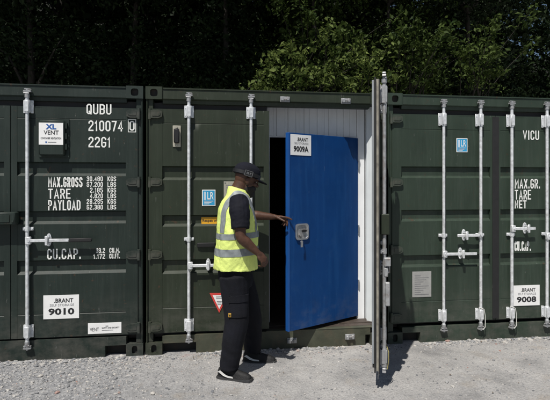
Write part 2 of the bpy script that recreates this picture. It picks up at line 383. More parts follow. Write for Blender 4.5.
def litter():
    n = 170; x = rng.uniform(-3.0, 5.5, n); y = np.where(rng.uniform(0, 1, n) < .6, -np.abs(rng.normal(0, .10, n))-.02, -rng.uniform(0, 1.6, n))
    vs = []; fs = []
    for i in range(n):
        a = rng.uniform(0, 6.28); L = rng.uniform(.010, .026); z = gz(float(x[i]), float(y[i]))+.008; c, d = math.cos(a), math.sin(a); o = len(vs)
        for u, w_, h in ((-.5, 0, 0), (0, .28, .006), (.5, 0, .002), (0, -.28, .005)): vs.append((x[i]+L*(u*c-w_*d), y[i]+L*(u*d+w_*c), z+h*L*40))
        fs += [(o, o+1, o+2), (o, o+2, o+3)]
    me = bpy.data.meshes.new('leaf_debris'); me.from_pydata(vs, [], fs)
    me.materials.append(mat('dead_leaf', (.11, .075, .04), .8, 0, .5, 9)); o = link('leaf_debris', me); o['kind'] = 'stuff'
litter()

# ---------------------------------------------------------------- shipping containers
W, HB, HT, DEP = 2.438, -0.03, 2.60, 6.06
def casting(parent, x0, x1, z0, z1, holes, m):
    """corner casting with a recessed hole in its front face"""
    mb = MB(); y0, y1 = 0.0, 0.17; cx, cz = (x0+x1)/2, (z0+z1)/2; rx, rz = holes; n = 20
    outer = []; inner = []
    for k in range(n):
        a = 2*math.pi*k/n+0.0001; c, s = math.cos(a), math.sin(a)
        t = min((x1-x0)/2/max(abs(c), 1e-6), (z1-z0)/2/max(abs(s), 1e-6))
        outer.append((cx+c*t, cz+s*t)); e = 2.0/3.2
        inner.append((cx+rx*math.copysign(abs(c)**e, c), cz+rz*math.copysign(abs(s)**e, s)))
    # exact corners
    for px_, pz_ in ((x0, z0), (x1, z0), (x0, z1), (x1, z1)):
        j = min(range(n), key=lambda q: (outer[q][0]-px_)**2+(outer[q][1]-pz_)**2); outer[j] = (px_, pz_)
    v = [(a, y0, b) for a, b in outer]+[(a, y0, b) for a, b in inner]+[(a, y0+0.03, b) for a, b in inner]+[(a, y1, b) for a, b in outer]
    f = []; 
    for k in range(n):
        j = (k+1) % n
        f += [(k, j, n+j, n+k), (n+k, n+j, 2*n+j, 2*n+k), (k, 3*n+k, 3*n+j, j)]
    f.append(tuple(3*n+k for k in range(n)))
    mb.add(v, f, 0)
    mb.add([(a, y0+0.0305, b) for a, b in inner], [tuple(range(n))], 1)
    return mb.build('corner_casting', [m, DARKHOLE], parent, fix=False)

def shell(root, m, right_lit=True):
    zl, zh = HB, HT
    for s in (0, 1):
        x0 = 0.02 if s == 0 else W-0.07
        mb = MB(); mb.box(x0, x0+0.05, 0.03, 0.15, zl+0.119, zh-0.119, 0, 0.004)
        xe = 0.006 if s == 0 else W-0.018
        mb.box(xe, xe+0.012, 0.012, 0.15, zl+0.119, zh-0.119, 0, 0.003)
        mb.build('corner_post', m, root)
        cx0, cx1 = (0, 0.160) if s == 0 else (W-0.160, W)
        casting(root, cx0, cx1, zl, zl+0.118, (0.026, 0.040), m)
        casting(root, cx0, cx1, zh-0.122, zh, (0.036, 0.036), m)
        for zz0, zz1 in ((zl, zl+0.118), (zh-0.122, zh)):
            MB().box(cx0, cx1, DEP-0.17, DEP, zz0, zz1, 0, 0.006).build('corner_casting', m, root)
        # corrugated side wall
        mb = MB(); prof = []; y = 0.16; k = 0
        xi = 0.03 if s == 0 else W-0.03; d = 0.034 if s == 0 else -0.034
        while y < DEP-0.17:
            prof += [(xi, y), (xi, y+0.07), (xi+d, y+0.138), (xi+d, y+0.208)]; y += 0.276
        n = len(prof); v = [(a, b, zl+0.12) for a, b in prof]+[(a, b, zh-0.06) for a, b in prof]
        mb.add(v, [(i, i+1, n+i+1, n+i) for i in range(n-1)])
        xb = 0.012 if s == 0 else W-0.072
        mb.box(xb, xb+0.06, 0.17, DEP-0.17, zl+0.0, zl+0.12); mb.box(xb, xb+0.06, 0.17, DEP-0.17, zh-0.06, zh-0.012)
        mb.build('side_wall', m, root, fix=False)
    mb = MB(); prof = []; y = 0.10
    while y < DEP-0.1:
        prof += [(y, zh-0.03), (y+0.06, zh-0.03), (y+0.09, zh-0.012), (y+0.15, zh-0.012)]; y += 0.21
    prof.append((DEP-.025, zh-.012)); n = len(prof); v = [(0.05, a, b) for a, b in prof]+[(W-0.05, a, b) for a, b in prof]
    mb.add(v, [(i, i+1, n+i+1, n+i) for i in range(n-1)]); mb.build('roof', m, root, fix=False)
    MB().box(0.02, W-0.02, DEP-0.06, DEP-0.02, zl+0.02, zh-0.016).build('end_wall', m, root)
    MB().box(0.02, W-0.02, 0.15, DEP-0.08, zl+0.13, zl+0.185).build('floor', WOODF, root)
    # header: sloping face above a dark recess, thin lip along the roof
    mb = MB()
    xs0, xs1 = 0.161, W-0.161
    prof = [(0.055, zh-0.012), (0.012, zh-0.022), (0.012, zh-0.115), (0.030, zh-0.128), (0.034, zh-0.160), (0.10, zh-0.165), (0.10, zh-0.012)]
    n = len(prof); v = [(xs0, a, b) for a, b in prof]+[(xs1, a, b) for a, b in prof]
    mb.add(v, [tuple(range(n)), tuple(range(n, 2*n))[::-1]]+[(i, i+n, (i+1) % n+n, (i+1) % n) for i in range(n)])
    mb.box(0.165, W-0.165, 0.004, 0.05, zh-0.021, zh-0.009)
    mb.build('header', m, root)

def sill(root, m, pocket0=(0.165, 0.47), pocket1=None, z1=0.165):
    """door sill with pockets cut in its lower edge beside the corner castings"""
    mb = MB(); x0, x1 = 0.161, W-0.161
    pocket1 = pocket1 or (W-0.37, W-0.165)
    zl = HB; zp = 0.078
    poly = [(x0, z1), (x0, zp), (pocket0[1], zp), (pocket0[1], zl), (pocket1[0], zl), (pocket1[0], zp), (x1, zp), (x1, z1)]
    mb.prism(poly, 0.010, 0.145)
    mb.box(x0, x1, 0.10, 0.142, zl, zp, 1)
    return mb.build('sill', [m, DARKHOLE], root)

LW = 1.163
def leaf_mesh(sg, grooves, u0, u1, zb, zt, mi_in=1, lines=(2.27, 0.40)):
    """door leaf: flat stiles, panel with recessed horizontal grooves. u runs from the hinge"""
    mb = MB(); X = lambda u: sg*u
    T = 0.045
    def bx(ua, ub, y0, y1, z0, z1, mi=0): mb.box(X(ua), X(ub), y0, y1, z0, z1, mi)
    bx(0.0, u0, 0, T, zb, zt); bx(u1, LW, 0, T, zb, zt)
    pts = [(zb, 0.002)]
    ev = []
    for z in lines: ev.append((z, 'l'))
    for g in grooves: ev.append((g[0], g))
    for z, k in sorted(ev, key=lambda e: e[0]):
        if k == 'l': pts += [(z-0.006, 0.002), (z-0.002, 0.0055), (z+0.002, 0.0055), (z+0.004, 0.002)]
        else: pts += [(k[0], 0.002), (k[0]+0.026, 0.030), (k[1]-0.012, 0.030), (k[1], 0.002)]
    pts.append((zt, 0.002))
    fine = []
    for (za, ya), (zc, yc) in zip(pts, pts[1:]):
        k = max(1, int((zc-za)/.07))
        fine += [(za+(zc-za)*q/k, ya+(yc-ya)*q/k) for q in range(k)]
    pts = fine+[pts[-1]]; n = len(pts); NU = 26; v = []; sd_ = rng.uniform(0, 50)
    for c in range(NU+1):
        t = c/NU; e = min(1, 5*t, 5*(1-t))
        for z, y in pts:
            d = .0045*noise.noise((t*3.2+sd_, z*2.3, sd_))+.0028*noise.noise((t*9+sd_, z*7, 4))
            v.append((X(u0+(u1-u0)*t), y+max(-.0008, d)*e, z))
    mb.add(v, [(c*n+i, c*n+i+1, (c+1)*n+i+1, (c+1)*n+i) for c in range(NU) for i in range(n-1)])
    mb.add([(X(u0), 0.040, zb), (X(u1), 0.040, zb), (X(u1), 0.040, zt), (X(u0), 0.040, zt)], [(0, 1, 2, 3)], mi_in)
    # lightly rolled top and bottom edges
    mb.box(X(u0), X(u1), 0.003, T-0.006, zt-0.012, zt-0.0005); mb.box(X(u0), X(u1), 0.003, T-0.006, zb+0.0005, zb+0.012)
    return mb

HINGE = {}
def hinge(sg, z, door, m, key):
    if (sg, key) not in HINGE:
        mb = MB()
        poly = [(-0.01, 0.040), (0.070, 0.040), (0.104, 0.026), (0.108, 0.0), (0.104, -0.026), (0.070, -0.040), (-0.01, -0.040)]
        mb.prism([(sg*(a), b) for a, b in poly], -0.026, -0.001)
        mb.prism([(sg*a, b_) for a, b_ in ((.012, .020), (.07, .020), (.088, .010), (.088, -.010), (.07, -.020), (.012, -.020))], -0.031, -0.0262)
        mb.tube([(sg*-0.012, -0.012, -0.052), (sg*-0.012, -0.012, 0.052)], 0.017, 10)
        HINGE[(sg, key)] = mb.mesh('hinge', m, True)
    o = link('hinge', HINGE[(sg, key)], door); o.location = (0, 0, z); return o

BARM = {}
def lock_bar(door, x, top=2.52, bot=0.10, gm=None, brz=(2.315, 2.438), brb=(0.19, 0.311), clamps=(1.22,), side=1):
    gm = gm or GALV
    y = -0.034
    MB().tube([(x, y, bot+0.03), (x, y, top-0.02)], 0.0155, 14).build('locking_bar', gm, door, True)
    # guide brackets: flanged plates bolted to the leaf with a sleeve over the bar
    for key, (a, b), w in (('t', brz, 0.046), ('b', brb, 0.046)):
        k = (gm.name, round(b-a, 3))
        if k not in BARM:
            h = (b-a)/2; mb = MB()
            for s in (-1, 1):
                mb.box(s*0.018, s*w, -0.008, -0.0005, -h, h, 0, 0.002)
                mb.box(s*0.020, s*0.026, -y*-1-0.004, -0.004, -h*0.92, h*0.92)
                for zz in (-h*0.62, h*0.62): mb.tube([(s*0.035, -0.0075, zz), (s*0.035, -0.0125, zz)], 0.006, 8)
            mb.tube([(0, y, -h), (0, y, h)], 0.0225, 14)
            mb.box(-0.021, 0.021, y-0.0245, y-0.006, -h*0.85, h*0.85, 0, 0.003)
            BARM[k] = mb.mesh('bar_bracket', gm, True)
        o = link('bar_bracket', BARM[k], door); o.location = (x, 0, (a+b)/2)
    for cz in clamps:
        k = (gm.name, 'c')
        if k not in BARM:
            mb = MB(); mb.tube([(0, y, -0.02), (0, y, 0.02)], 0.0215, 14)
            mb.box(-0.048, 0.048, -0.02, -0.0005, -0.016, 0.016, 0, 0.003)
            for s in (-1, 1): mb.tube([(s*0.037, -0.02, 0), (s*0.037, -0.026, 0)], 0.006, 8)
            BARM[k] = mb.mesh('bar_clamp', gm, True)
        o = link('bar_clamp', BARM[k], door); o.location = (x, 0, cz)
    for s, z in ((1, top), (-1, bot)):
        k = (gm.name, 'cam', s)
        if k not in BARM:
            mb = MB(); mb.tube([(0, y, -0.06*s), (0, y, -0.052*s), (0, y, -0.03*s)], [0.0225, 0.0225, 0.0225], 12)
            mb.tube([(0, y, -0.03*s), (0, y, 0.02*s)], 0.013, 10)
            mb.prism([(-0.034, -0.008), (-0.030, 0.006), (0.006, 0.010), (0.036, 0.003), (0.036, -0.008), (0.0, -0.012)], y-0.014, y+0.016)
            mb.prism([(-0.026, 0.016), (-0.020, 0.026), (0.030, 0.022), (0.036, 0.013)], y-0.010, y+0.014)
            mb.tube([(-0.028, y-0.012, -0.02*s), (0.022, y-0.016, -0.024*s)], 0.006, 8)
            BARM[k] = mb.mesh('cam_lock', GALVD, True)
        o = link('cam_lock', BARM[k], door); o.location = (x, 0, z)

def handle(door, x, z, dirx, ln, grip, gm=None, hub=0.16):
    gm = gm or GALV; y = -0.058
    mb = MB(); mb.box(x-0.02, x+0.028*dirx, -0.064, -0.03, z-0.036, z+0.036, 0, 0.005)
    mb.tube([(x+0.012*dirx, -0.064, z), (x+0.012*dirx, -0.071, z)], 0.012, 10)
    mb.box(x+0.02*dirx, x+ln*dirx, y-0.006, y+0.006, z-0.0145, z+0.0145, 0, 0.003)
    mb.build('handle', gm, door, True)
    if grip > ln:
        MB().box(x+(ln+0.001)*dirx, x+grip*dirx, y-0.011, y+0.011, z-0.018, z+0.018, 0, 0.007).build('handle_grip', RUBBER, door, True)
    hx = x+hub*dirx; mb = MB()
    pl = []
    for k in range(16):
        a = 2*math.pi*k/16; pl.append((hx+0.024*math.cos(a), z+0.062*math.sin(a)))
    mb.prism(pl, -0.010, -0.001); mb.box(hx-0.011, hx+0.011, -0.075, -0.008, z+0.017, z+0.03, 0, 0.003); mb.box(hx-0.011, hx+0.011, -0.075, -0.008, z-0.03, z-0.017, 0, 0.003)
    mb.box(hx-0.013, hx+0.013, -0.082, -0.070, z-0.045, z+0.045, 0, 0.004)
    for s in (-1, 1): mb.tube([(hx, -0.01, z+s*0.048), (hx, -0.02, z+s*0.048)], 0.009, 8)
    mb.build('handle_keeper', gm, door, True)

def gasket(root, m=None):
    mb = MB(); y0, y1 = 0.062, 0.074
    mb.box(0.075, W-0.075, y0, y1, 0.155, 0.20); mb.box(0.075, W-0.075, y0, y1, 2.37, 2.455)
    for x in (0.075, W/2-0.03, W-0.115): mb.box(x, x+0.05, y0+0.001, y1-0.001, 0.20, 2.37)
    mb.build('door_gasket', RUBBER, root)

ZB, ZT = 0.178, 2.385
HX = 0.053                                  # hinge axis from the container's outer edge
def door(root, side, m, grooves, u0=0.10, u1=LW-0.055, rot=0.0, inner=None, lines=(2.27, 0.40), hz=(2.33, 1.664, 0.954, 0.244), key=''):
    sg = 1 if side == 'l' else -1
    mb = leaf_mesh(sg, grooves, u0, u1, ZB, ZT, 1, lines)
    d = mb.build('door', [m, inner or m], root, True)
    d.location = (HX if side == 'l' else W-HX, 0.018, 0); d.rotation_euler.z = rot
    for z in hz: hinge(sg, z, d, m, key)
    return d

GR = ((1.721, 1.855), (1.261, 1.386), (0.782, 0.916))
# ================= container 1 (left)
C1X = -0.015-W
c1 = empty('shipping_container', (C1X, 0, 0), 0,
           'bluish dark green steel container with white stencilled load figures, left of the man', 'shipping container', 'dark green shipping containers side by side')
shell(c1, G1); sill(c1, G1, (0.165, 0.37), (W-0.357, W-0.165), 0.160); gasket(c1)
a1 = lambda X: X-C1X                         # world x -> container x
d1l = door(c1, 'l', G1, GR, key='c1')
lock_bar(d1l, LW-0.30, clamps=(1.22,))
mb = MB(); x = 0.955                         # lock box bridging the two leaves
mb.box(x, 1.245, -0.10, -0.003, 1.267, 1.381, 0, 0.008); mb.box(x+0.02, 1.20, -0.106, -0.1005, 1.29, 1.36, 0, 0.002)
mb.tube([(1.225, -0.1, 1.30), (1.225, -0.108, 1.30)], 0.012, 14)
mb.build('lock_box', G1, d1l, True)
d1r = door(c1, 'r', G1, GR, u0=0.112, key='c1')
dx1 = C1X+W-HX                               # world x of that leaf's origin
b = lambda X: X-dx1
lock_bar(d1r, b(-1.072))
handle(d1r, b(-1.062), 1.112, 1, 0.37, 0.58, hub=0.174)
YS = -0.0015
stencil_line(d1r, 'QUBU', b(-.547), b(-.316), 2.318, 2.418)
stencil_line(d1r, '210074', b(-.529), b(-.208), 2.156, 2.258)
mb = MB(); stencil(mb, '0', b(-.146), b(-.098), 2.166, 2.260, sw=.0115)
for xa, xb_, za, zb_ in ((-.160, -.154, 2.150, 2.276), (-.090, -.084, 2.150, 2.276), (-.154, -.090, 2.150, 2.156), (-.154, -.090, 2.270, 2.276)):
    rect(mb, b(xa), b(xb_), za, zb_, YS)
mb.build('stencil_lettering', WPAINT, d1r, fix=False)
stencil_line(d1r, '22G1', b(-.529), b(-.322), 1.999, 2.100)
for s, x1, z0, z1 in (('MAX.GROSS', -.584, 1.614, 1.710), ('TARE', -.693, 1.504, 1.599), ('PAYLOAD', -.602, 1.393, 1.491)):
    stencil_line(d1r, s, b(-.897), b(x1), z0, z1, .0115)
for i, (s, k, x0) in enumerate((('30.480', 'KGS', -.545), ('67.200', 'LBS', -.545), ('2.185', 'KGS', -.515), ('4.820', 'LBS', -.515), ('28.295', 'KGS', -.545), ('62.380', 'LBS', -.545))):
    zt = 1.718-i*0.0548
    stencil_line(d1r, s, b(x0), b(-.395), zt-.047, zt, .0068); stencil_line(d1r, k, b(-.352), b(-.272), zt-.047, zt, .0068)
stencil_line(d1r, 'CU.CAP.', b(-.906), b(-.598), 0.924, 1.024, .0125)
for s, k, x0, zt in (('33.2', 'CU.M.', -.458, 1.024), ('1.172', 'CU.FT.', -.483, 0.968)):
    stencil_line(d1r, s, b(x0), b(-.375), zt-.047, zt, .0068); stencil_line(d1r, k, b(-.335), b(-.235), zt-.047, zt, .0068)

def sign(door_, x0, x1, z0, z1, num, y=-0.0025):
    mb = MB(); mb.box(x0, x1, y, 0.0015, z0, z1); w_, h = x1-x0, z1-z0; t = y-0.0012
    text(mb, '.BRANT', x0+w_*.30, x0+w_*.84, z0+h*.68, z0+h*.86, t, 1, .022)
    text(mb, 'SELF STORAGE', x0+w_*.18, x0+w_*.86, z0+h*.53, z0+h*.63, t, 2, .0)
    text(mb, num, x0+w_*.14, x0+w_*.87, z0+h*.16, z0+h*.45, t, 1, .035)
    return mb.build('number_sign', [WHITEV, INK, INKG], door_, fix=False)
s_ = sign(d1r, b(-.940), b(-.616), .355, .581, '9010'); s_['label'] = 'white sign reading 9010'
mb = MB(); mb.box(b(-.533), b(-.222), -.0025, .0015, .197, .300); t = -.0037      # long VENT sticker low on the leaf
text(mb, 'VENT', b(-.515), b(-.432), .222, .256, t, 1, .0)
text(mb, 'SAFETY AND SECURITY', b(-.405), b(-.240), .244, .258, t, 1, .02)
rect(mb, b(-.37), b(-.345), .264, .272, t, 2); rect(mb, b(-.405), b(-.30), .226, .230, t, 2)
mb.build('vent_sticker', [WHITEV, INK, INKG], d1r, fix=False)
mb = MB()                                    # moulded ventilator cover with its sticker
x0, x1, z0, z1 = b(-1.005), b(-.690), 1.902, 2.262
mb.box(x0+.025, x1-.012, -.007, -.0005, z0-.004, z1+.008, 0, .002)
mb.box(x0+.04, x1-.045, -.052, -.007, z0+.012, z1-.012, 0, .012)
for zz in (z0+.07, z0+.17, z0+.27): mb.box(x1-.047, x1-.028, -.034, -.007, zz, zz+.055)
mb.build('vent_cover', G1, d1r, True)
mb = MB(); t = -.0545
X0, X1, Z0, Z1 = b(-.962), b(-.744), 2.015, 2.222; w_, h = X1-X0, Z1-Z0
mb.box(X0, X1, t, -.0525, Z0, Z1); t -= .0012
text(mb, 'XL', X0+w_*.28, X0+w_*.72, Z0+h*.70, Z0+h*.94, t, 3, .04)
text(mb, 'VENT', X0+w_*.20, X0+w_*.82, Z0+h*.46, Z0+h*.65, t, 1, .012)
text(mb, 'CONTAINER VENTILATION', X0+w_*.08, X0+w_*.92, Z0+h*.25, Z0+h*.34, t, 1, .015)
rect(mb, X0+w_*.27, X0+w_*.33, Z0+h*.08, Z0+h*.15, t, 3); rect(mb, X0+w_*.37, X0+w_*.72, Z0+h*.10, Z0+h*.13, t, 2)
mb.build('vent_sticker', [WHITEV, INK, INKG, INKB], d1r, fix=False)

# ================= container 2 (middle, open)
C2X = 0.008
c2 = empty('shipping_container', (C2X, 0, 0), 0,
           'olive green steel container behind the man, one door open on a blue inner door', 'shipping container', 'dark green shipping containers side by side')
shell(c2, G2); sill(c2, RUSTY, (0.165, 0.487), (W-0.215, W-0.165), 0.150)
mb = MB(); y0, y1 = 0.064, 0.076
mb.box(0.075, 1.195, y0, y1, 0.152, 0.20); mb.box(0.075, 1.195, y0, y1, 2.37, 2.45); mb.box(0.075, 0.12, y0+.001, y1-.001, 0.20, 2.37)
mb.build('door_gasket', RUBBER, c2)
GR2 = ((1.684, 1.823), (1.224, 1.338), (0.758, 0.896))
d2l = door(c2, 'l', G2, GR2, u0=0.105, key='c2', lines=(2.245, 0.42))
dx2 = C2X+HX; b = lambda X: X-dx2
lock_bar(d2l, b(.426), brz=(2.30, 2.42), clamps=(1.10,)); lock_bar(d2l, b(1.039), brz=(2.30, 2.42), clamps=(1.10,))
handle(d2l, b(.436), .843, 1, .40, .40, hub=.178)
mb = MB(); mb.box(b(.504), b(.681), -.022, -.0005, 1.018, 1.061, 0, .004); mb.box(b(.52), b(.665), -.027, -.0225, 1.024, 1.034)
mb.build('vent_slot', BLACK, d2l)
mb = MB(); mb.box(b(.268), b(.345), -.006, -.0005, 2.010, 2.222, 1, .002); mb.box(b(.280), b(.333), -.040, -.007, 2.045, 2.190, 0, .010)
for s in (2.026, 2.206): mb.tube([(b(.3065), -.006, s), (b(.3065), -.016, s)], .009, 8, 1)
mb.build('vent_cover', [BLACK, PLATE], d2l, True)
def blue_sticker(door_, x0, x1, z0, z1):
    mb = MB(); w_, h = x1-x0, z1-z0; mb.box(x0, x1, -.0025, .0015, z0, z1, 1); t = -.0037
    rect(mb, x0+w_*.06, x1-w_*.06, z0+h*.05, z1-h*.05, t, 0); t -= .0012
    rect(mb, x0+w_*.15, x0+w_*.19, z0+h*.35, z0+h*.88, t, 1); rect(mb, x0+w_*.25, x0+w_*.29, z0+h*.35, z0+h*.88, t, 1)
    text(mb, 'LR', x0+w_*.40, x0+w_*.86, z0+h*.40, z0+h*.86, t, 1, .01)
    for i, e in enumerate((.84, .70, .55)): rect(mb, x0+w_*.16, x0+w_*e, z0+h*(.28-.085*i), z0+h*(.315-.085*i), t, 1)
    return mb.build('inspection_sticker', [CYAN, WHITEV], door_, fix=False)
blue_sticker(d2l, b(.553), b(.685), 1.426, 1.588)
mb = MB(); mb.box(b(.545), b(.790), -.0025, .0015, 1.339, 1.345); 
mb = MB(); mb.box(b(.546), b(.792), .0245, .0285, 1.238, 1.312); t = .0233
text(mb, 'Reopen with', b(.556), b(.725), 1.256, 1.295, t, 1, .02); text(mb, 'care', b(.74), b(.785), 1.262, 1.286, t, 1, .02)
mb.build('warning_sticker', [ORANGE, INK], d2l, fix=False)
mb = MB(); mb.box(b(.768), b(.915), -.004, .0015, 1.470, 1.672); t = -.0052
for i in range(7): rect(mb, b(.79), b(.895-.02*(i % 3)), 1.500+i*.021, 1.506+i*.021, t, 1)
for xx in (.78, .903):
    for zz in (1.482, 1.660): mb.tube([(b(xx), -.004, zz), (b(xx), -.008, zz)], .006, 8, 2)
mb.build('data_plate', [PLATE, INKG, STEEL], d2l, fix=False)
mb = MB(); A = (b(.628), .556); B_ = (b(.822), .552); C_ = (b(.722), .357)
mb.prism([A, B_, C_], -.0025, .0015, 0)
cx, cz = (A[0]+B_[0]+C_[0])/3, (A[1]+B_[1]+C_[1])/3
mb.add([(cx+(q[0]-cx)*.70, -.0037, cz+(q[1]-cz)*.70) for q in (A, B_, C_)], [(0, 1, 2)], 1)
for i, (ww, zz) in enumerate(((.035, .515), (.033, .499), (.026, .470), (.022, .455), (.018, .440))): rect(mb, b(.724-ww), b(.724+ww), zz, zz+.006, -.0049, 2)
mb.build('warning_triangle', [REDV, WHITEV, INKG], d2l, fix=False)

# inner partition set back from the header: ribbed white panels, frame, threshold
px = lambda X: X-C2X
zp0, zp1 = 2.165, 2.520
seams = [1.262, 1.30, 1.335, 1.43, 1.463, 1.55, 1.64, 1.70, 1.785, 1.865, 1.915, 2.005, 2.08, 2.15, 2.228]
for i in range(len(seams)-1):
    MB().box(px(seams[i])+.001, px(seams[i+1])-.001, .300+(.005 if i % 2 else 0), .33, zp0, zp1, 0, .002).build('panel', PANELW, c2)
MB().box(px(.085), px(1.2315), .302, .345, .160, zp1).build('panel', PANELW, c2)
MB().box(px(1.2325), px(2.24), .332, .345, zp0, zp1).build('panel_backing', PANELW, c2)
MB().box(px(1.2325), px(1.2605), .278, .345, .160, zp1, 0, .003).build('door_frame', PANELW, c2)
MB().box(px(2.2305), px(2.314), .284, .345, .160, zp1, 0, .003).build('door_frame', PANELW, c2)
MB().box(px(1.2615), px(2.2295), .308, .330, zp0-.014, zp0-.0005).build('door_head', PANELW, c2)
mb = MB(); v = [(px(2.3120), .205), (px(2.354), .165), (px(2.374), .165), (px(2.374), .345), (px(2.3265), .345), (px(2.3265), .215)]
n = len(v); mb.add([(a, c, .160) for a, c in v]+[(a, c, zp1) for a, c in v], [tuple(range(n)), tuple(range(n, 2*n))[::-1]]+[(i, i+n, (i+1) % n+n, (i+1) % n) for i in range(n)])
mb.build('jamb_trim', LINING, c2)
MB().box(px(2.3142), px(2.326), .295, .345, .160, zp1).build('jamb_gap_backing', RUBBER, c2)  # added black strip, stands in for the shaded gap beside the trim
mb = MB(); mb.box(px(1.20), px(2.36), .066, .149, .1515, .159); mb.box(px(1.2), px(2.36), .150, .42, .157, .164)
mb.build('threshold', WOODF, c2)
MB().box(px(1.195), px(2.345), .006, .0655, .1508, .157, 0, .001).build('threshold_plate', RUSTY, c2)
MB().box(px(.08), px(2.37), .035, .34, 2.521, 2.545).build('ceiling_liner', PANELW, c2)
KM = None
for X, Z in ((1.385, 2.505), (2.021, 2.502), (1.457, .052), (2.064, .064)):     # cam keepers left bare by the open door
    if KM is None:
        mb = MB(); mb.box(-.045, -.014, -.030, .010, -.020, .020, 0, .004); mb.box(.014, .040, -.030, .010, -.016, .022, 0, .004)
        mb.box(-.05, .05, -.002, .0095, -.028, .028, 0, .002); mb.tube([(-.014, -.016, .004), (.014, -.016, .004)], .008, 8)
        KM = mb.mesh('cam_keeper', GALVD, True)
    o = link('cam_keeper', KM, c2); o.location = (px(X), .001, Z)

# blue inner door, about a third open
ib = empty('inner_door', (px(2.2275), .292, 0), 0, parent=c2)
BW, bz0, bz1 = .958, .200, 2.150
ib.rotation_euler.z = R(28)
MB().box(-BW+.022, 0, -.020, .020, bz0, bz1, 0, .002).build('door_panel', BLUE, ib)
MB().box(-BW-.004, -BW+.0215, -.022, .022, bz0, bz1, 0, .003).build('edge_trim', BLUEE, ib)
o = sign(ib, -BW+.026, -BW+.285, 1.930, 2.135, '9009A', y=-.0240); o['label'] = 'white sign reading 9009A'
me = o.data
for v in me.vertices:
    if v.co.y > 0: v.co.y = -.0195
mb = MB()                                    # recessed slam-lock pull with rounded rim
def rr(cx, cz, w_, h, r, n=5):
    P = []
    for sx, sz, a0 in ((1, 1, 0), (-1, 1, 90), (-1, -1, 180), (1, -1, 270)):
        for k in range(n): a = R(a0+90*k/(n-1)); P.append((cx+sx*(w_/2-r)+r*math.cos(a), cz+sz*(h/2-r)+r*math.sin(a)))
    return P
hx, hz_ = -BW+.165, 1.170
o1 = rr(hx, hz_, .165, .160, .032); o2 = rr(hx, hz_, .135, .130, .026); n = len(o1)
v = [(a, -.0225, c) for a, c in o1]+[(a, -.034, c) for a, c in o1]+[(a, -.034, c) for a, c in o2]+[(a, -.0245, c) for a, c in rr(hx, hz_, .120, .115, .022)]
f = []
for q in range(3): f += [(q*n+k, q*n+(k+1) % n, (q+1)*n+(k+1) % n, (q+1)*n+k) for k in range(n)]
mb.add(v, f, 0); mb.add([(a, -.0246, c) for a, c in rr(hx, hz_, .120, .115, .022)], [tuple(range(n))], 1)
mb.prism(rr(hx+.022, hz_+.008, .05, .022, .010, 3), -.046, -.025, 2); mb.tube([(hx-.028, -.025, hz_-.030), (hx-.028, -.044, hz_-.030)], .013, 12, 0)
mb.build('lock_pull', [STEEL, GALVD, BLACK], ib, True)
mb = MB(); kx, kz = hx-.028, hz_-.034
mb.box(kx-.003, kx+.003, -.060, -.044, kz-.010, kz+.014); mb.tube([(kx, -.056, kz-.006), (kx+.004, -.058, kz-.03), (kx+.004, -.056, kz-.055)], .0035, 6)
mb.box(kx-.012, kx+.016, -.059, -.0555, kz-.115, kz-.055, 0, .001)
mb.build('key', STEEL, ib, True)
for z in (.55, 1.15, 1.85):
    mb = MB(); mb.tube([(.004, -.026, z-.045), (.004, -.026, z+.045)], .009, 10); mb.build('hinge', STEEL, ib, True)

# open right leaf of container 2
d2r = door(c2, 'r', G2, GR2, rot=R(69.3), inner=LINING, key='c2', lines=(2.245, 0.42))
d2r.location = (px(2.392), .0, 0); d2r.location.z = 0
d2r['label'] = 'door leaf swung open towards the viewer, seen edge on'
lock_bar(d2r, -(LW-.085), bot=.135, gm=GALVD, brz=(2.29, 2.44), clamps=(1.10,)); lock_bar(d2r, -.50, gm=GALVD, brz=(2.30, 2.42), clamps=(1.10,))
handle(d2r, -(LW-.085), .93, 1, .40, .46, gm=GALVD, hub=.2)
mb = MB(); mb.box(-(LW-.05), -(LW-.13), -.075, -.002, 1.235, 1.40, 0, .006); mb.build('lock_box', G2, d2r)
mb = MB(); mb.box(-(LW-.055), -(LW-.115), -.085, -.03, .98, 1.05, 0, .006); mb.build('padlock_shroud', GALVD, d2r)
MB().box(-(LW-.06), -(LW-.10), -.078, -.04, .66, .85, 0, .006).build('padlock', GALVD, d2r)
mb = MB()                                    # edge gasket: two dark fins either side of a dusty strip
e = -LW
mb.box(e-.004, e-.0005, .010, .030, ZB-.02, ZT+.09, 1); mb.box(e-.022, e-.0005, .031, .043, ZB-.03, ZT+.10, 0); mb.box(e-.014, e-.0005, .001, .009, ZB-.04, ZT+.085, 0)
mb.box(e+.01, -.03, .046, .058, ZB, ZB+.03, 0); mb.box(e+.045, -.03, .046, .058, ZT-.03, ZT, 0); mb.build('edge_gasket', [RUBBER, GASK], d2r)
MB().box(e+.004, e+.04, .046, .062, ZB+.0305, ZT+.085, 0, .002).build('lining_edge', LINE2, d2r)
mb = MB(); q = -(LW-.085)
mb.tube([(q+.10, -.02, .40), (q+.03, -.05, .33), (q-.01, -.068, .29), (q-.016, -.068, .22), (q-.012, -.058, .15)], .0035, 6)
mb.build('seal_wire', YWIRE, d2r, True)

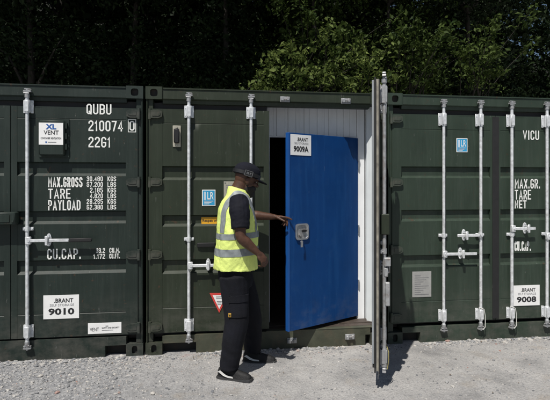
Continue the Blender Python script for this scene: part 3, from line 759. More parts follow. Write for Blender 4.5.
# ================= container 3 (right)
C3X = 2.473
c3 = empty('shipping_container', (C3X, 0, 0), 0,
           'grey green steel container right of the open door with four locking bars and closed doors', 'shipping container', 'dark green shipping containers side by side')
shell(c3, G3); sill(c3, G3, (0.165, 0.36), None, 0.135); gasket(c3)
GR3 = ((1.709, 1.832), (1.25, 1.372), (0.765, 0.892))
d3l = door(c3, 'l', G3, GR3, key='c3', lines=(2.225, 0.40)); d3r = door(c3, 'r', G3, GR3, key='c3', lines=(2.225, 0.40))
dx3 = C3X+HX; b = lambda X: X-dx3
for X in (3.082, 3.502): lock_bar(d3l, b(X), brz=(2.265, 2.40), clamps=(1.10,))
handle(d3l, b(3.082), .905, 1, .36, .36, hub=.2); handle(d3l, b(3.502), 1.10, -1, .28, .28, hub=.18)
blue_sticker(d3l, b(3.243), b(3.368), 1.988, 2.137)
mb = MB(); mb.box(b(2.747), b(2.958), -.0025, .0015, .449, .719); t = -.0037
for i in range(10): rect(mb, b(2.772), b(2.93-.03*((i*7) % 4)), .475+i*.022, .480+i*.022, t, 1)
mb.build('notice', [PAPER, INKG], d3l, fix=False)
mb = MB(); mb.box(LW-.035, LW+.040, -.010, -.0005, .19, 2.375, 0, .003); mb.build('centre_strip', RUBBER, d3l)
dx3r = C3X+W-HX; b = lambda X: X-dx3r
for X in (3.862, 4.277): lock_bar(d3r, b(X), brz=(2.265, 2.40), clamps=(1.10,))
handle(d3r, b(4.277), 1.075, 1, .34, .34, hub=.2)
handle(d3r, b(3.862), 1.165, 1, .26, .26, hub=.17)
for s, x0, x1, z0, z1 in (('VICU', 4.015, 4.208, 2.130, 2.232), ('MAX.GR.', 3.918, 4.220, 1.597, 1.702), ('TARE', 3.918, 4.112, 1.477, 1.582), ('NET', 3.918, 4.058, 1.380, 1.468), ('CU.CAP.', 3.915, 4.11, .915, 1.020)):
    stencil_line(d3r, s, b(x0), b(x1), z0, z1, .0125)
s_ = sign(d3r, b(3.897), b(4.213), .317, .539, '9008'); s_['label'] = 'white sign reading 9008'
for dd, xx in ((d3l, 3.502-dx3), (d3r, 3.862-dx3r)):
    mb = MB(); mb.tube([(xx-.03, -.045, .33), (xx+.02, -.062, .31), (xx+.034, -.062, .24), (xx+.036, -.058, .12), (xx+.01, -.055, .09)], .004, 6)
    mb.build('seal_wire', WWIRE, dd, True)

# ---------------------------------------------------------------- trees
LEAFM = {}
def leaf_mat(name, c0, c1, trans=0.25):
    m = bpy.data.materials.new(name); m.use_nodes = True; n = m.node_tree.nodes; l = m.node_tree.links
    p = n['Principled BSDF']; p.inputs['Roughness'].default_value = 0.6; p.inputs['Specular IOR Level'].default_value = 0.12
    a = n.new('ShaderNodeAttribute'); a.attribute_name = 'tint'
    r = n.new('ShaderNodeValToRGB'); r.color_ramp.elements[0].color = (*c0, 1); r.color_ramp.elements[1].color = (*c1, 1)
    l.new(a.outputs['Fac'], r.inputs['Fac']); l.new(r.outputs[0], p.inputs['Base Color'])
    t = n.new('ShaderNodeBsdfTranslucent'); l.new(r.outputs[0], t.inputs['Color'])
    mx = n.new('ShaderNodeMixShader'); mx.inputs[0].default_value = trans
    l.new(p.outputs[0], mx.inputs[1]); l.new(t.outputs[0], mx.inputs[2]); l.new(mx.outputs[0], n['Material Output'].inputs[0])
    return m
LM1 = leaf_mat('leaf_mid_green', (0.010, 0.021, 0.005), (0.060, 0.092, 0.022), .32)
LM2 = leaf_mat('leaf_shaded_green', (0.005, 0.0115, 0.0045), (0.017, 0.031, 0.009), .10)  # shade of the wood put into the leaf colour
LM4 = leaf_mat('leaf_sunny_mid_green', (0.018, 0.036, 0.008), (0.095, 0.135, 0.034), .34)  # in between, with part of the sunlight put into the colour
LM3 = leaf_mat('leaf_sunlit_green', (0.026, 0.050, 0.010), (0.200, 0.255, 0.072), .42)  # sunlight on the leaf tips put into the colour
BARK = mat('bark', (0.022, 0.018, 0.014), 0.9, 0, 0.35, 12, (0.015, 0.022, 0.01), 0.5, 5, 0.6, 30)

def leaves_np(centres, radii, per, size, flat=0.7):
    """arrays for many folded leaf faces gathered in clumps"""
    n = len(centres); idx = np.repeat(np.arange(n), per)
    c = centres[idx]+rng.normal(0, 1, (n*per, 3))*radii[idx, None]*np.array([1, 1, flat])
    m = len(c)
    nrm = rng.normal(0, 1, (m, 3)); nrm[:, 2] = np.abs(nrm[:, 2])*0.9+0.25; nrm /= np.linalg.norm(nrm, axis=1)[:, None]
    a = np.cross(nrm, rng.normal(0, 1, (m, 3))); a /= np.linalg.norm(a, axis=1)[:, None]
    bb = np.cross(nrm, a)
    L = size*rng.uniform(.45, 1.5, (m, 1)); Wd = L*rng.uniform(.42, .62, (m, 1))
    v = np.empty((m, 4, 3))
    v[:, 0] = c-a*L*.5; v[:, 1] = c+bb*Wd*.5+nrm*L*.10+a*L*.06; v[:, 2] = c+a*L*.5-nrm*L*.06; v[:, 3] = c-bb*Wd*.5+nrm*L*.10+a*L*.06
    base = (np.arange(m)*4)[:, None]
    f = np.concatenate([base+np.array([[0, 1, 2]]), base+np.array([[0, 2, 3]])], 1).reshape(-1, 3)
    t = np.clip(rng.normal(.45, .25, m)+(rng.uniform(-.2, .2, n))[idx], 0, 1)
    return v.reshape(-1, 3), f, np.repeat(t, 2)
def np_mesh(name, v, f, t, m):
    me = bpy.data.meshes.new(name); me.vertices.add(len(v)); me.vertices.foreach_set('co', v.astype(np.float32).ravel())
    me.loops.add(f.size); me.loops.foreach_set('vertex_index', f.astype(np.int32).ravel())
    me.polygons.add(len(f)); me.polygons.foreach_set('loop_start', np.arange(0, f.size, 3, dtype=np.int32))
    me.update(calc_edges=True)
    at = me.attributes.new('tint', 'FLOAT', 'FACE'); at.data.foreach_set('value', t.astype(np.float32)); me.materials.append(m)
    return me

def tree(kind, x, y, h, blobs, lm, label, per=60, size=.10, group='trees behind the containers', tr=.16):
    """blobs: (dx, dy, z, rx, ry, rz, clumps) ellipsoids filled with leaf clumps; limbs run from the trunk into them"""
    root = empty(kind, (x, y, -0.03), 0, label, 'tree', group)
    mb = MB(); pts = []; ph = rng.uniform(0, 6)
    for k in range(9):
        q = k/8; pts.append((.18*math.sin(ph+q*3)*q, .18*math.cos(ph+q*2.4)*q, h*.92*q))
    mb.tube(pts, [tr*(1-.86*(k/8)) + (.07 if k == 0 else 0) for k in range(9)], 10)
    cs = []; rs = []; lb = mb
    for dx, dy, z, rx, ry, rz, n in blobs:
        u = rng.normal(0, 1, (n, 3)); u /= np.linalg.norm(u, axis=1)[:, None]
        rad = rng.uniform(.25, 1.0, (n, 1))**.55
        c = np.array([dx, dy, z])+u*rad*np.array([rx, ry, rz])
        cs.append(c); rs.append(rng.uniform(.16, .40, n))
        zz = min(h*.8, max(1.2, z-rz*.5-.4)); q = zz/(h*.92); p0 = Vector((.18*math.sin(ph+q*3)*q, .18*math.cos(ph+q*2.4)*q, zz))
        for j in range(max(2, n//14)):
            e = Vector(c[rng.integers(n)]); mid = p0.lerp(e, .5)+Vector(rng.normal(0, .15, 3))+Vector((0, 0, .15))
            lb.tube([p0, p0.lerp(mid, .5)+Vector((0, 0, .06)), mid, mid.lerp(e, .55)+Vector(rng.normal(0, .06, 3)), e], [.055, .045, .032, .02, .008], 6)
    lb.build('trunk', BARK, root, True)
    v, f, t = leaves_np(np.concatenate(cs), np.concatenate(rs), per, size)
    cr = link('crown', np_mesh('crown', v, f, t, lm), root)
    return root
# upper crowns out of view, shaped to keep the lower leaves in shade
def shade_canopy(dy, ry, n=150): return (0, dy, 9.0, 2.7, ry, 2.3, n)
T = [
 (-7.6, 9.4, 11, [shade_canopy(-1.5, 3.2), (0, .4, 5.2, 2.2, 1.4, 1.7, 80)], LM2, 'dark broadleaf tree behind the left container, furthest left in the front row'),
 (-4.6, 9.2, 11, [shade_canopy(-1.5, 3.2), (0, .4, 5.2, 2.2, 1.4, 1.7, 80)], LM2, 'dark broadleaf tree behind the ventilator cover on the left container'),
 (-1.8, 9.6, 11.5, [shade_canopy(-1.8, 3.2), (.2, .2, 5.1, 2.0, 1.3, 1.6, 80)], LM2, 'dark broadleaf tree in deep shade above the numbers on the left container'),
 (.9, 9.0, 11, [shade_canopy(-.9, 3.0), (0, .4, 5.2, 1.9, 1.2, 1.5, 90)], LM2, 'shaded broadleaf tree above the join of the left and middle containers'),
 (3.6, 9.0, 10.5, [shade_canopy(-.1, 2.7), (.1, -.2, 5.0, 1.9, 1.1, 1.4, 90)], LM1, 'green broadleaf tree above the blue door'),
 (6.2, 9.2, 11, [shade_canopy(-.1, 2.7), (0, -.1, 5.2, 1.8, 1.1, 1.5, 90)], LM1, 'green broadleaf tree above the grey green right container'),
 (9.0, 9.8, 11.5, [shade_canopy(-.6, 2.7), (0, .4, 5.2, 1.9, 1.2, 1.5, 70)], LM2, 'dark broadleaf tree at the right edge with pale sky showing through its leaves'),
]
for x, y, h, bl, lm, lab in T: tree('broadleaf_tree', x, y, h, bl, lm, lab, 85, .13)
TB = [(-8.5, 14, 13), (-5.0, 13.2, 14), (-1.8, 14.2, 14), (1.6, 13.4, 13.5), (5.0, 14.2, 14), (8.6, 13.6, 13), (12.5, 14.6, 13.5)]
LB = ['tall dark tree furthest left in the rear row of trees', 'tall dark tree in the rear row behind the left container', 'tall dark tree in the rear row behind the container numbers',
      'tall dark tree in the rear row behind the left edge of the middle container', 'tall dark tree in the rear row behind the open door', 'tall dark tree in the rear row behind the right container',
      'tall dark tree furthest right in the rear row of trees']
for (x, y, h), lab in zip(TB, LB):
    tree('woodland_tree', x, y, h, [(0, -.6, 9.6, 2.9, 2.8, 3.0, 120), (0, .1, 5.0, 2.5, 1.6, 2.8, 150), (0, -.2, 2.0, 2.4, 1.3, 1.6, 40)], LM2, lab, 80, .24, 'tall trees in the rear row', .22)
# added near-black bank behind the trees, put in to block the sky
hv = []; hf = []; NX, NY = 60, 18
for j in range(NY+1):
    for i in range(NX+1):
        x = -45+90*i/NX; q = j/NY; y = 16.5+26*q
        hv.append((x, y, -.3+27*(q**.55)*(.75+.25*noise.noise((x*.08, q*3, 2)))+.5*noise.noise((x*.5, y*.5, 0))*min(1, q*5)-(4.5*q*min(1, max(0, (x-14)/12)))))
for j in range(NY):
    for i in range(NX): a = j*(NX+1)+i; hf.append((a, a+1, a+NX+2, a+NX+1))
hm = bpy.data.meshes.new('sky_screen_bank'); hm.from_pydata(hv, [], hf)
for q in hm.polygons: q.use_smooth = True
hm.materials.append(mat('leaf_litter', (0.009, 0.010, 0.006), .95, 0, .5, 3, (0.006, 0.012, 0.004), .9, 1.5, .8, 6)); hill = link('sky_screen_bank', hm); hill['kind'] = 'structure'
# undergrowth on the bank: one mass of leaves nobody could count
n = 3000; cx = rng.uniform(-32, 36, n); cy = rng.uniform(16.3, 20.5, n); cz = rng.uniform(.3, 11.5, n)
v, f, t = leaves_np(np.stack([cx, cy, cz], 1), rng.uniform(.4, .8, n), 45, .30)
ug = link('undergrowth', np_mesh('undergrowth', v, f, t, LM2)); ug['kind'] = 'stuff'
# a hazel-like bush whose sprays lean out over the roofs into the sun
def spray(x, y, z, tip, n, lm, label, spread=.25, size=.13):
    root = empty('overhanging_bush', (x, y, -0.03), 0, label, 'bush', 'bushes leaning over the container roofs')
    lb = MB(); cs = []; rs = []
    for k in range(5):
        a = rng.uniform(-.5, .5); lb.tube([(rng.normal(0, .08), rng.normal(0, .08), 0), (a*.3, -.05, z*.5), (a*.6, -.15, z*.85)], [.035, .028, .018], 6)
    lb.build('stems', BARK, root, True); lb = MB()
    for k in range(n):
        s = Vector((rng.uniform(-.5, .5), -.1, z*rng.uniform(.7, .9))); e = Vector(tip)+Vector((rng.normal(0, spread*1.8), rng.normal(0, spread), rng.normal(0, spread)))
        m_ = s.lerp(e, .55)+Vector((0, 0, .22)); lb.tube([s, s.lerp(m_, .5)+Vector((0, 0, .08)), m_, m_.lerp(e, .6)+Vector((0, 0, .03)), e], [.016, .013, .010, .007, .003], 5)
        for q in np.linspace(.35, 1.0, 6):
            p = m_.lerp(e, q) if q > .5 else s.lerp(m_, q*2)
            cs.append(p[:]); rs.append(rng.uniform(.07, .17))
    lb.build('branches', BARK, root, True)
    v, f, t = leaves_np(np.array(cs), np.array(rs), 15, size, .6)
    link('foliage', np_mesh('foliage', v, f, t, lm), root)
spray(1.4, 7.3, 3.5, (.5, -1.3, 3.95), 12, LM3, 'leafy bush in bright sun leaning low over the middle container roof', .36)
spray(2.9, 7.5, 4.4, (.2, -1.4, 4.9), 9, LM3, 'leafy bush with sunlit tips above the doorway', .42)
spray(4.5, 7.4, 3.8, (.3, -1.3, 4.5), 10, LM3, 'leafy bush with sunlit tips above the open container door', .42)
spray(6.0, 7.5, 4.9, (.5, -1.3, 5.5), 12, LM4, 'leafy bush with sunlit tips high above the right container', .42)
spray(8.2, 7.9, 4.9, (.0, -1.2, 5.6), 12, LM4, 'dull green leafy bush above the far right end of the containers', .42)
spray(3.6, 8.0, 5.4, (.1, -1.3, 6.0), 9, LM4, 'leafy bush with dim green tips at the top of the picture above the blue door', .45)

# ---------------------------------------------------------------- the man
def remesh(mb, voxel, name, m, parent, smooth_it=2, wr=None):
    me = mb.mesh('tmp', m); o = bpy.data.objects.new('tmp', me); COL.objects.link(o)
    md = o.modifiers.new('r', 'REMESH'); md.mode = 'VOXEL'; md.voxel_size = voxel
    ms = o.modifiers.new('s', 'SMOOTH'); ms.iterations = smooth_it; ms.factor = .5
    dg = bpy.context.evaluated_depsgraph_get(); out = bpy.data.meshes.new_from_object(o.evaluated_get(dg))
    bpy.data.objects.remove(o); out.name = name
    out.materials.clear(); out.materials.append(m)
    if wr:
        nrm = [v.normal.copy() for v in out.vertices]
        for v, n in zip(out.vertices, nrm): v.co += n*wr(v.co)
    for p in out.polygons: p.use_smooth = True
    return link(name, out, parent)
def ring(c, a, b_, th=0.0, n=24, tilt=0.0, sq=2.0):
    """flattened ring about c: a = half size along facing, b_ = half size across, th = turn, tilt = pitch forward"""
    P = []; e = 2/sq
    for k in range(n):
        t = 2*math.pi*k/n; u = a*math.copysign(abs(math.cos(t))**e, math.cos(t)); v = b_*math.copysign(abs(math.sin(t))**e, math.sin(t))
        z = -u*math.tan(tilt)
        P.append((c[0]+u*math.cos(th)-v*math.sin(th), c[1]+u*math.sin(th)+v*math.cos(th), c[2]+z))
    return P
def limb(mb, pts, rad, n=16):
    P = [Vector(p) for p in pts]; out = []; rr_ = []
    for i in range(len(P)-1):
        for k in range(4):
            t = k/4; p0 = P[max(i-1, 0)]; p1 = P[i]; p2 = P[i+1]; p3 = P[min(i+2, len(P)-1)]
            q = .5*((2*p1)+(p2-p0)*t+(2*p0-5*p1+4*p2-p3)*t*t+(3*p1-p0-3*p2+p3)*t**3); out.append(q); rr_.append(rad[i]*(1-t)+rad[i+1]*t)
    out.append(P[-1]); rr_.append(rad[-1]); mb.tube(out, rr_, n)
man = empty('person', (.886, -.495, 0.0), R(-7.3), 'man in lime hi-vis vest, dark cap and trousers, reaching for the blue door', 'person')
TH = R(15)
SKIN = mat('dark_brown_skin', (0.075, 0.034, 0.020), 0.5, 0, 0.25, 22, (0.045, 0.020, 0.013), .5, 30, .15, 220, spec=0.4)
BEARD = mat('black_hair', (0.008, 0.007, 0.007), 0.7, bump=.6, bscale=220)
NAVY = mat('navy_cloth', (0.006, 0.0068, 0.0125), 0.85, 0, 0.2, 14, bump=.25, bscale=160, spec=.25)
TROUS = mat('dark_trouser_cloth', (0.0050, 0.0056, 0.0092), 0.85, 0, 0.3, 10, bump=.3, bscale=140, spec=.25)
HIVIS = mat('lime_hi_vis', (0.72, 0.84, 0.23), 0.65, 0, 0.05, 10, bump=.3, bscale=120, spec=.3)
BAND = mat('silver_reflective_band', (0.24, 0.265, 0.27), 0.5, 0.1, 0.08, 30, bump=.15, bscale=180)
SHOE = mat('black_shoe', (0.004, 0.004, 0.0045), 0.7, 0, 0.3, 25, bump=.3, bscale=120)
SOLE = mat('grey_sole', (0.035, 0.035, 0.036), 0.7, 0, 0.2, 25)
SHOEW = mat('white_shoe_flash', (0.62, 0.62, 0.60), 0.6)

# key joints (metres; x right in the picture, y away, z up)
shN, elN, wrN = Vector((.030, -.205, 1.490)), Vector((.045, -.275, 1.212)), Vector((.185, -.255, 1.068))
shF, elF, wrF = Vector((-.02, .20, 1.490)), Vector((.060, .395, 1.345)), Vector((.325, .395, 1.322))
body = MB()
tor = [((-.03, 0, .80), .12, .165), ((-.03, 0, .92), .12, .165), ((-.03, 0, 1.05), .115, .16), ((-.02, 0, 1.22), .125, .175), ((-.005, 0, 1.38), .125, .185), ((.0, 0, 1.485), .095, .17), ((.01, 0, 1.55), .065, .09)]
body.loft([ring(c, a, b_, TH) for c, a, b_ in tor])
body.loft([ring((-.005, 0, 1.49), .082, .100, TH), ring((-.004, 0, 1.56), .080, .082, TH), ring((.010, .0, 1.605), .077, .076, TH), ring((.030, 0, 1.65), .073, .070, TH), ring((.046, 0, 1.70), .064, .064, TH)])
hr = Matrix.Rotation(R(17), 3, 'Y')          # head pitched forward, looking down at the lock
HC = Vector((.070, .0, 1.680)); HT_ = Matrix.Rotation(R(18), 3, 'Z') @ hr
from mathutils import Quaternion
hq = HT_.to_quaternion()
def hp(x, y, z): return HC+HT_ @ Vector((x, y, z))*1.11
body.ell(hp(-.005, 0, .025), (.102, .078, .098), hq, 20)
body.ell(hp(.028, 0, -.040), (.070, .062, .082), hq, 18)
body.ell(hp(.052, 0, -.088), (.042, .040, .034), hq)
body.ell(hp(.086, 0, .028), (.018, .052, .013), hq)          # brow
body.ell(hp(.103, 0, -.020), (.017, .017, .016), hq); body.ell(hp(.094, 0, .003), (.014, .011, .026), hq)   # nose
body.ell(hp(.088, 0, -.058), (.014, .026, .010), hq); body.ell(hp(.086, 0, -.070), (.013, .024, .009), hq)  # lips
for s in (-1, 1):
    body.ell(hp(.070, s*.040, -.018), (.024, .022, .022), hq)
    body.ell(hp(-.002, s*.079, -.008), (.022, .010, .034), hq); body.ell(hp(.004, s*.075, -.032), (.012, .008, .014), hq)
limb(body, [shN+Vector((0, .03, .01)), shN.lerp(elN, .4)+Vector((.004, 0, 0)), elN, elN.lerp(wrN, .35)+Vector((-.002, 0, -.006)), wrN], [.060, .054, .045, .046, .0265])
limb(body, [shF+Vector((0, -.03, .01)), shF.lerp(elF, .45), elF, elF.lerp(wrF, .35), wrF], [.058, .052, .045, .047, .0265])
def hand(mb, w_, fwd, pal, side, fingers, thumb):
    """wrist, direction to the knuckles, palm normal, direction of the index side; fingers = bend lists in degrees"""
    f = Vector(fwd).normalized(); n = Vector(pal); n = (n-f*n.dot(f)).normalized(); s = Vector(side); s = (s-f*s.dot(f)-n*s.dot(n)).normalized()
    R_ = Matrix((f, s, n)).transposed()
    mb.ell(w_+f*.054, (.054, .043, .0195), R_.to_quaternion(), 16); mb.ell(w_+f*.008, (.052, .0285, .0235), R_.to_quaternion())
    for k, bends in enumerate(fingers):
        o = (.033, .011, -.011, -.032)[k]; L = (.96, 1.06, 1.0, .80)[k]; r = (.0102, .0105, .0100, .0092)[k]
        p = w_+f*(.088-abs(k-1)*.005)+s*o; a = 0; pts = [w_+f*.055+s*o*.85, p]; fs = s*(o*.25)
        for d, ln in zip(bends, (.043, .027, .021)):
            a += R(d); dv = (f*math.cos(a)+n*math.sin(a)+fs).normalized(); p = p+dv*ln*L; pts.append(p.copy())
        mb.tube(pts, [r*1.1, r*1.12, r*1.05, r*.98, r*.80], 10); mb.ell(pts[-1], (r*.8,)*3, None, 8)
    t0 = w_+f*.022+s*.026+n*.006; d1 = (f*thumb[0]+s*thumb[1]+n*thumb[2]).normalized(); d2 = (d1+f*.45+n*.15).normalized()
    pts = [t0, t0+d1*.042, t0+d1*.042+d2*.031, t0+d1*.042+d2*.055]
    mb.tube(pts, [.0155, .0125, .0112, .0088], 10); mb.ell(pts[-1], (.0088,)*3, None, 8)
# near hand hangs half curled; far hand lays its index on the blue door, other fingers curled down
hand(body, wrN, (.62, .10, -.74), (-.55, .62, -.45), (.55, -.35, .40), [(28, 38, 25), (34, 42, 28), (38, 46, 30), (42, 48, 30)], (.55, .65, .45))
hand(body, wrF, (.98, .06, -.09), (.05, -.25, -.95), (0.0, -.95, .25), [(4, 12, 10), (38, 40, 24), (48, 46, 28), (54, 50, 30)], (.72, .55, .45))
limb(body, [(-.03, -.09, .86), (-.015, -.10, .66), (.0, -.15, .47), (-.045, -.195, .12)], [.07, .065, .05, .035]); limb(body, [(-.01, .09, .86), (.06, .11, .66), (.112, .14, .47), (.12, .19, .12)], [.07, .065, .05, .035])
remesh(body, .0042, 'body', SKIN, man, 3)
bd = MB()                                     # beard along the jaw
bd.ell(hp(.036, 0, -.066), (.066, .0655, .060), hq, 18); bd.ell(hp(.062, 0, -.100), (.042, .044, .036), hq); bd.ell(hp(.010, 0, -.030), (.026, .0665, .050), hq); bd.ell(hp(.088, 0, -.046), (.013, .029, .007), hq); bd.ell(hp(.076, 0, -.082), (.026, .034, .020), hq)
for s in (-1, 1): bd.ell(hp(.062, s*.036, -.056), (.036, .028, .030), hq)
remesh(bd, .005, 'beard', BEARD, man, 2, lambda c: .0018*noise.noise(c*160))
ey = MB()
for s in (-1, 1): ey.ell(hp(.0795, s*.031, .004), (.0105, .0115, .0085), None, 12, 0); ey.ell(hp(.0890, s*.031, .003), (.003, .006, .006), None, 10, 1)
ey.build('eyes', [mat('eye_white', (.22, .19, .16), .4), INK], man, True)
# cap: crown, peak, dark strap round the crown and a grey badge on its near side
cp = MB(); rings_ = []
for z, a, b_ in ((.030, .113, .088), (.052, .113, .088), (.075, .110, .086), (.100, .100, .079), (.120, .080, .062), (.134, .050, .038), (.141, .014, .012)):
    rings_.append([hp(p[0]-.006, p[1], p[2]) for p in ring((0, 0, z), a, b_)])
cp.loft(rings_); remesh(cp, .005, 'cap', NAVY, man, 2)
pk = MB(); top = []; N = 14
for lay in (0, -.006):
    for i in range(N+1):
        a = R(-68+136*i/N); q0 = (.103*math.cos(a)-.006, .083*math.sin(a), .036+lay); ext = .082*max(0, math.cos(a*1.28))**.6
        top.append(hp(*q0)); top.append(hp(q0[0]+ext, q0[1]*(1-.06), q0[2]-.018*ext/.082-.10*q0[1]**2*10*ext))
f = []; M_ = 2*(N+1)
for i in range(N):
    f += [(2*i, 2*i+2, 2*i+3, 2*i+1), (M_+2*i, M_+2*i+1, M_+2*i+3, M_+2*i+2), (2*i+1, 2*i+3, M_+2*i+3, M_+2*i+1)]
pk.add(top, f); pk.build('cap_peak', NAVY, man, True)
st = MB(); A = []
for rad, zz in ((1.035, .034), (1.035, .062)):
    A.append([hp(p[0]-.006, p[1], p[2]) for p in ring((0, 0, zz), .113*rad, .088*rad, n=36)])
for rad, zz in ((1.0, .062), (1.0, .034)):
    A.append([hp(p[0]-.006, p[1], p[2]) for p in ring((0, 0, zz), .113*rad, .088*rad, n=36)])
A.append(A[0]); st.loft(A, 0, False); st.build('cap_strap', BLACK, man, True)
bg_ = MB(); rot = HT_
def badge_box(x0, x1, y0, y1, z0, z1, mi):
    mm = MB().box(x0, x1, y0, y1, z0, z1, 0, .002); bg_.add([hp(*v) for v in mm.v], mm.f, mi)
badge_box(-.052, .018, -.104, -.088, .022, .070, 0)
for x0, x1, z0, z1 in ((-.050, .016, .064, .068), (-.050, .016, .024, .028), (-.050, -.046, .028, .064), (.012, .016, .028, .064), (-.034, -.028, .036, .056), (-.024, -.018, .036, .056), (-.008, -.002, .036, .056), (.002, .005, .046, .056)):
    badge_box(x0, x1, -.1065, -.1042, z0, z1, 1)
bg_.build('cap_badge', [BLACK, mat('badge_grey', (.15, .155, .16), .5)], man)

# T-shirt: torso and two short sleeves
ts = MB(); ts.loft([ring(c, a+.012, b_+.012, TH) for c, a, b_ in tor[:-1]]+[ring((.004, 0, 1.565), .080, .095, TH)])
limb(ts, [shN+Vector((-.01, .05, .02)), shN.lerp(elN, .25)+Vector((-.003, 0, 0)), shN.lerp(elN, .58), shN.lerp(elN, .80)], [.082, .088, .080, .078])
limb(ts, [shF+Vector((0, -.05, .02)), shF.lerp(elF, .3), shF.lerp(elF, .78)], [.080, .082, .072])
def wrk(c): return .0045*noise.noise(Vector((c.x*14, c.y*14, c.z*20)))+.002*noise.noise(c*45)
remesh(ts, .006, 'tshirt', NAVY, man, 3, wrk)
# hi-vis vest hanging loose over it, then reflective bands cut from the same surface
vt = MB()
vr = [((-.024, 0, .895), .188, .222, 0), ((-.022, 0, .950), .188, .220, 0), ((-.018, 0, 1.06), .186, .214, 0), ((-.012, 0, 1.19), .183, .212, 0), ((-.012, 0, 1.32), .172, .207, 0), ((-.018, 0, 1.42), .155, .196, 0),
      ((-.014, 0, 1.49), .130, .178, 0), ((-.004, 0, 1.545), .100, .138, 0), ((-.004, 0, 1.580), .088, .100, .25), ((.0, 0, 1.604), .084, .090, .30)]
vt.loft([ring(c, a, b_, TH, 32, tl, 2.3) for c, a, b_, tl in vr])
def wrv(c):
    k = min(1, max(.15, (1.54-c.z)/.3))
    return k*(.014*noise.noise(Vector((c.x*9+3, c.y*9, c.z*5)))+.009*noise.noise(Vector((c.x*15+c.z*6, c.y*15, c.z*9+4)))+.0035*noise.noise(c*38))
vest = remesh(vt, .008, 'hi_vis_vest', HIVIS, man, 4, wrv)
def band(planes, off=.0028):
    bm = bmesh.new(); bm.from_mesh(vest.data)
    for co, no in planes:
        bmesh.ops.bisect_plane(bm, geom=bm.verts[:]+bm.edges[:]+bm.faces[:], dist=1e-5, plane_co=co, plane_no=no, clear_outer=True)
    bm.normal_update()
    for v in bm.verts: v.co += v.normal*off
    me = bpy.data.meshes.new('reflective_band'); bm.to_mesh(me); bm.free(); me.materials.clear(); me.materials.append(BAND)
    for p in me.polygons: p.use_smooth = True
    return link('reflective_band', me, man)
for zc, hw in ((1.196, .025), (1.058, .032)):
    band([((0, 0, zc+hw), (-.05, 0, 1)), ((0, 0, zc-hw), (.05, 0, -1))])
lat = Vector((-math.sin(TH), math.cos(TH), 0))
for s in (-1, 1):
    c0, c1 = lat*(s*.098), lat*(s*.150)
    band([(c1, lat*s), (c0, -lat*s), ((0, 0, 1.223), (0, 0, -1))], .0042)
# trousers with cargo pocket
tr = MB()
tr.loft([ring((-.022, 0, .96), .142, .180, TH), ring((-.026, 0, .87), .155, .190, TH), ring((-.020, 0, .79), .156, .188, TH), ring((.0, 0, .74), .12, .17, TH)])
limb(tr, [(-.03, -.095, .84), (-.015, -.115, .66), (.000, -.160, .47), (-.025, -.190, .32), (-.048, -.205, .15), (-.052, -.207, .085)], [.128, .117, .103, .092, .083, .084])
limb(tr, [(.0, .085, .84), (.060, .105, .66), (.112, .135, .47), (.122, .17, .30), (.122, .19, .14), (.12, .192, .08)], [.118, .108, .092, .083, .079, .080])
pk_ = MB()
def wrt(c):
    lo = max(0, (.42-c.z)/.35)
    return .007*noise.noise(Vector((c.x*9+c.z*3, c.y*9, c.z*4)))+(.0015+.005*lo)*noise.noise(Vector((c.x*12+c.z*14, c.y*10, c.z*20)))+.003*noise.noise(Vector((c.x*26+c.z*12, c.y*26, c.z*8)))
trous = remesh(tr, .008, 'trousers', TROUS, man, 4, wrt)
def patch(src, name, m, planes, off):
    bm = bmesh.new(); bm.from_mesh(src.data)
    for co, no in planes:
        bmesh.ops.bisect_plane(bm, geom=bm.verts[:]+bm.edges[:]+bm.faces[:], dist=1e-5, plane_co=co, plane_no=no, clear_outer=True)
    bm.normal_update(); nn = [v.normal.copy() for v in bm.verts]
    for v, q in zip(bm.verts, nn): v.co += q*off
    be = [e for e in bm.edges if e.is_boundary]; ex = bmesh.ops.extrude_edge_only(bm, edges=be)
    for v in ex['geom']:
        if isinstance(v, bmesh.types.BMVert): v.co.y += off*1.3
    me = bpy.data.meshes.new(name); bm.to_mesh(me); bm.free(); me.materials.clear(); me.materials.append(m)
    for q in me.polygons: q.use_smooth = True
    return link(name, me, man)
patch(trous, 'cargo_pocket', TROUS, [((.062, 0, 0), (1, 0, -.05)), ((-.082, 0, 0), (-1, 0, .05)), ((0, 0, .675), (0, 0, 1)), ((0, 0, .520), (0, 0, -1)), ((0, -.15, 0), (0, 1, 0))], .0055)
patch(trous, 'pocket_flap', TROUS, [((.068, 0, 0), (1, 0, -.05)), ((-.088, 0, 0), (-1, 0, .05)), ((0, 0, .700), (0, 0, 1)), ((0, 0, .640), (0, 0, -1)), ((0, -.15, 0), (0, 1, 0))], .0095)
mb = MB(); mb.box(-.060, -.036, -.256, -.236, .528, .560, 0, .002); mb.box(-.054, -.042, -.2580, -.2562, .538, .550, 1)
mb.build('yellow_tag', [mat('tag_yellow', (.42, .24, .03), .6), INK], man)
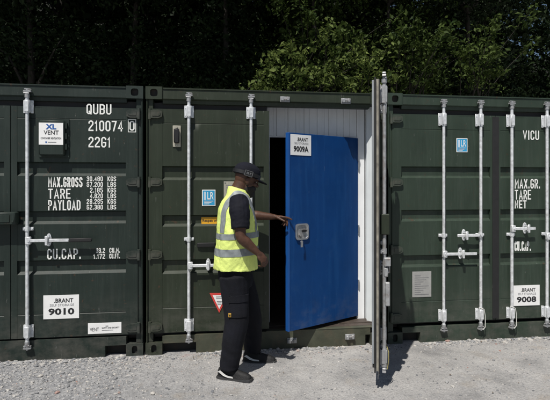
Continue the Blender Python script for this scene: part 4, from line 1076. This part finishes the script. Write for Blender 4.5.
# shoes
def shoe(heel, toe, ground_h, pitch=0):
    h = Vector(heel); t = Vector(toe); f = (t-h); L = f.length; ang = math.atan2(f.y, f.x)
    root = empty('shoe', h, 0, parent=man); root.rotation_euler = (0, R(pitch), ang)
    prof = [(0.0, .028, .085, .040), (.06, .037, .105, .052), (.20, .043, .115, .058), (.36, .044, .115, .060), (.52, .046, .098, .048), (.70, .050, .082, .036), (.86, .047, .072, .030), (.96, .035, .057, .022), (1.0, .020, .042, .012)]
    up = MB(); rg = []
    for u, hw, top_, _ in prof:
        rg.append([(u*L, hw*math.cos(a)*(1.0 if math.sin(a) < .3 else .82), .018+(top_-.018)*max(0, math.sin(a))**.8 if math.sin(a) > 0 else .018) for a in [2*math.pi*k/18 for k in range(18)]])
    up.loft(rg); remesh(up, .005, 'shoe_upper', SHOE, root, 3)
    so = MB(); rg = []
    for u, hw, _, _ in prof:
        uu = (u-.5)*1.05+.5; lift = .012*max(0, (u-.75)/.25)**2
        rg.append([(uu*L, -(hw+.005), lift), (uu*L, hw+.005, lift), (uu*L, hw+.004, .026+lift*.6), (uu*L, -(hw+.004), .026+lift*.6)])
    so.loft(rg); so.build('sole', SOLE, root)
    fl = MB(); P = [(.04, .072), (.10, .066), (.22, .045), (.36, .034), (.52, .034), (.50, .047), (.36, .050), (.24, .063), (.12, .086)]
    for s in (-1, 1):
        fl.add([(u*L, s*(.0525 if u < .5 else .0535)+(0.004*-s if z > .06 else 0), z) for u, z in P], [tuple(range(len(P)))])
    fl.build('shoe_flash', SHOEW, root, fix=False)
    ty = MB()
    for k in range(4): u = .40+k*.065; ty.tube([(u*L, -.026+k*.001, .104-k*.009), (u*L+.006, 0, .114-k*.009), (u*L, .026-k*.001, .104-k*.009)], .004, 6)
    ty.build('laces', SHOE, root)
shoe((-.150, -.185, -.006), (.135, -.275, -.004), 0)
shoe((.035, .195, -.022), (.335, .165, -.020), 0)
print('objects', len(bpy.data.objects), 'tris', sum(sum(len(p.vertices)-2 for p in o.data.polygons) for o in bpy.data.objects if o.type == 'MESH'))
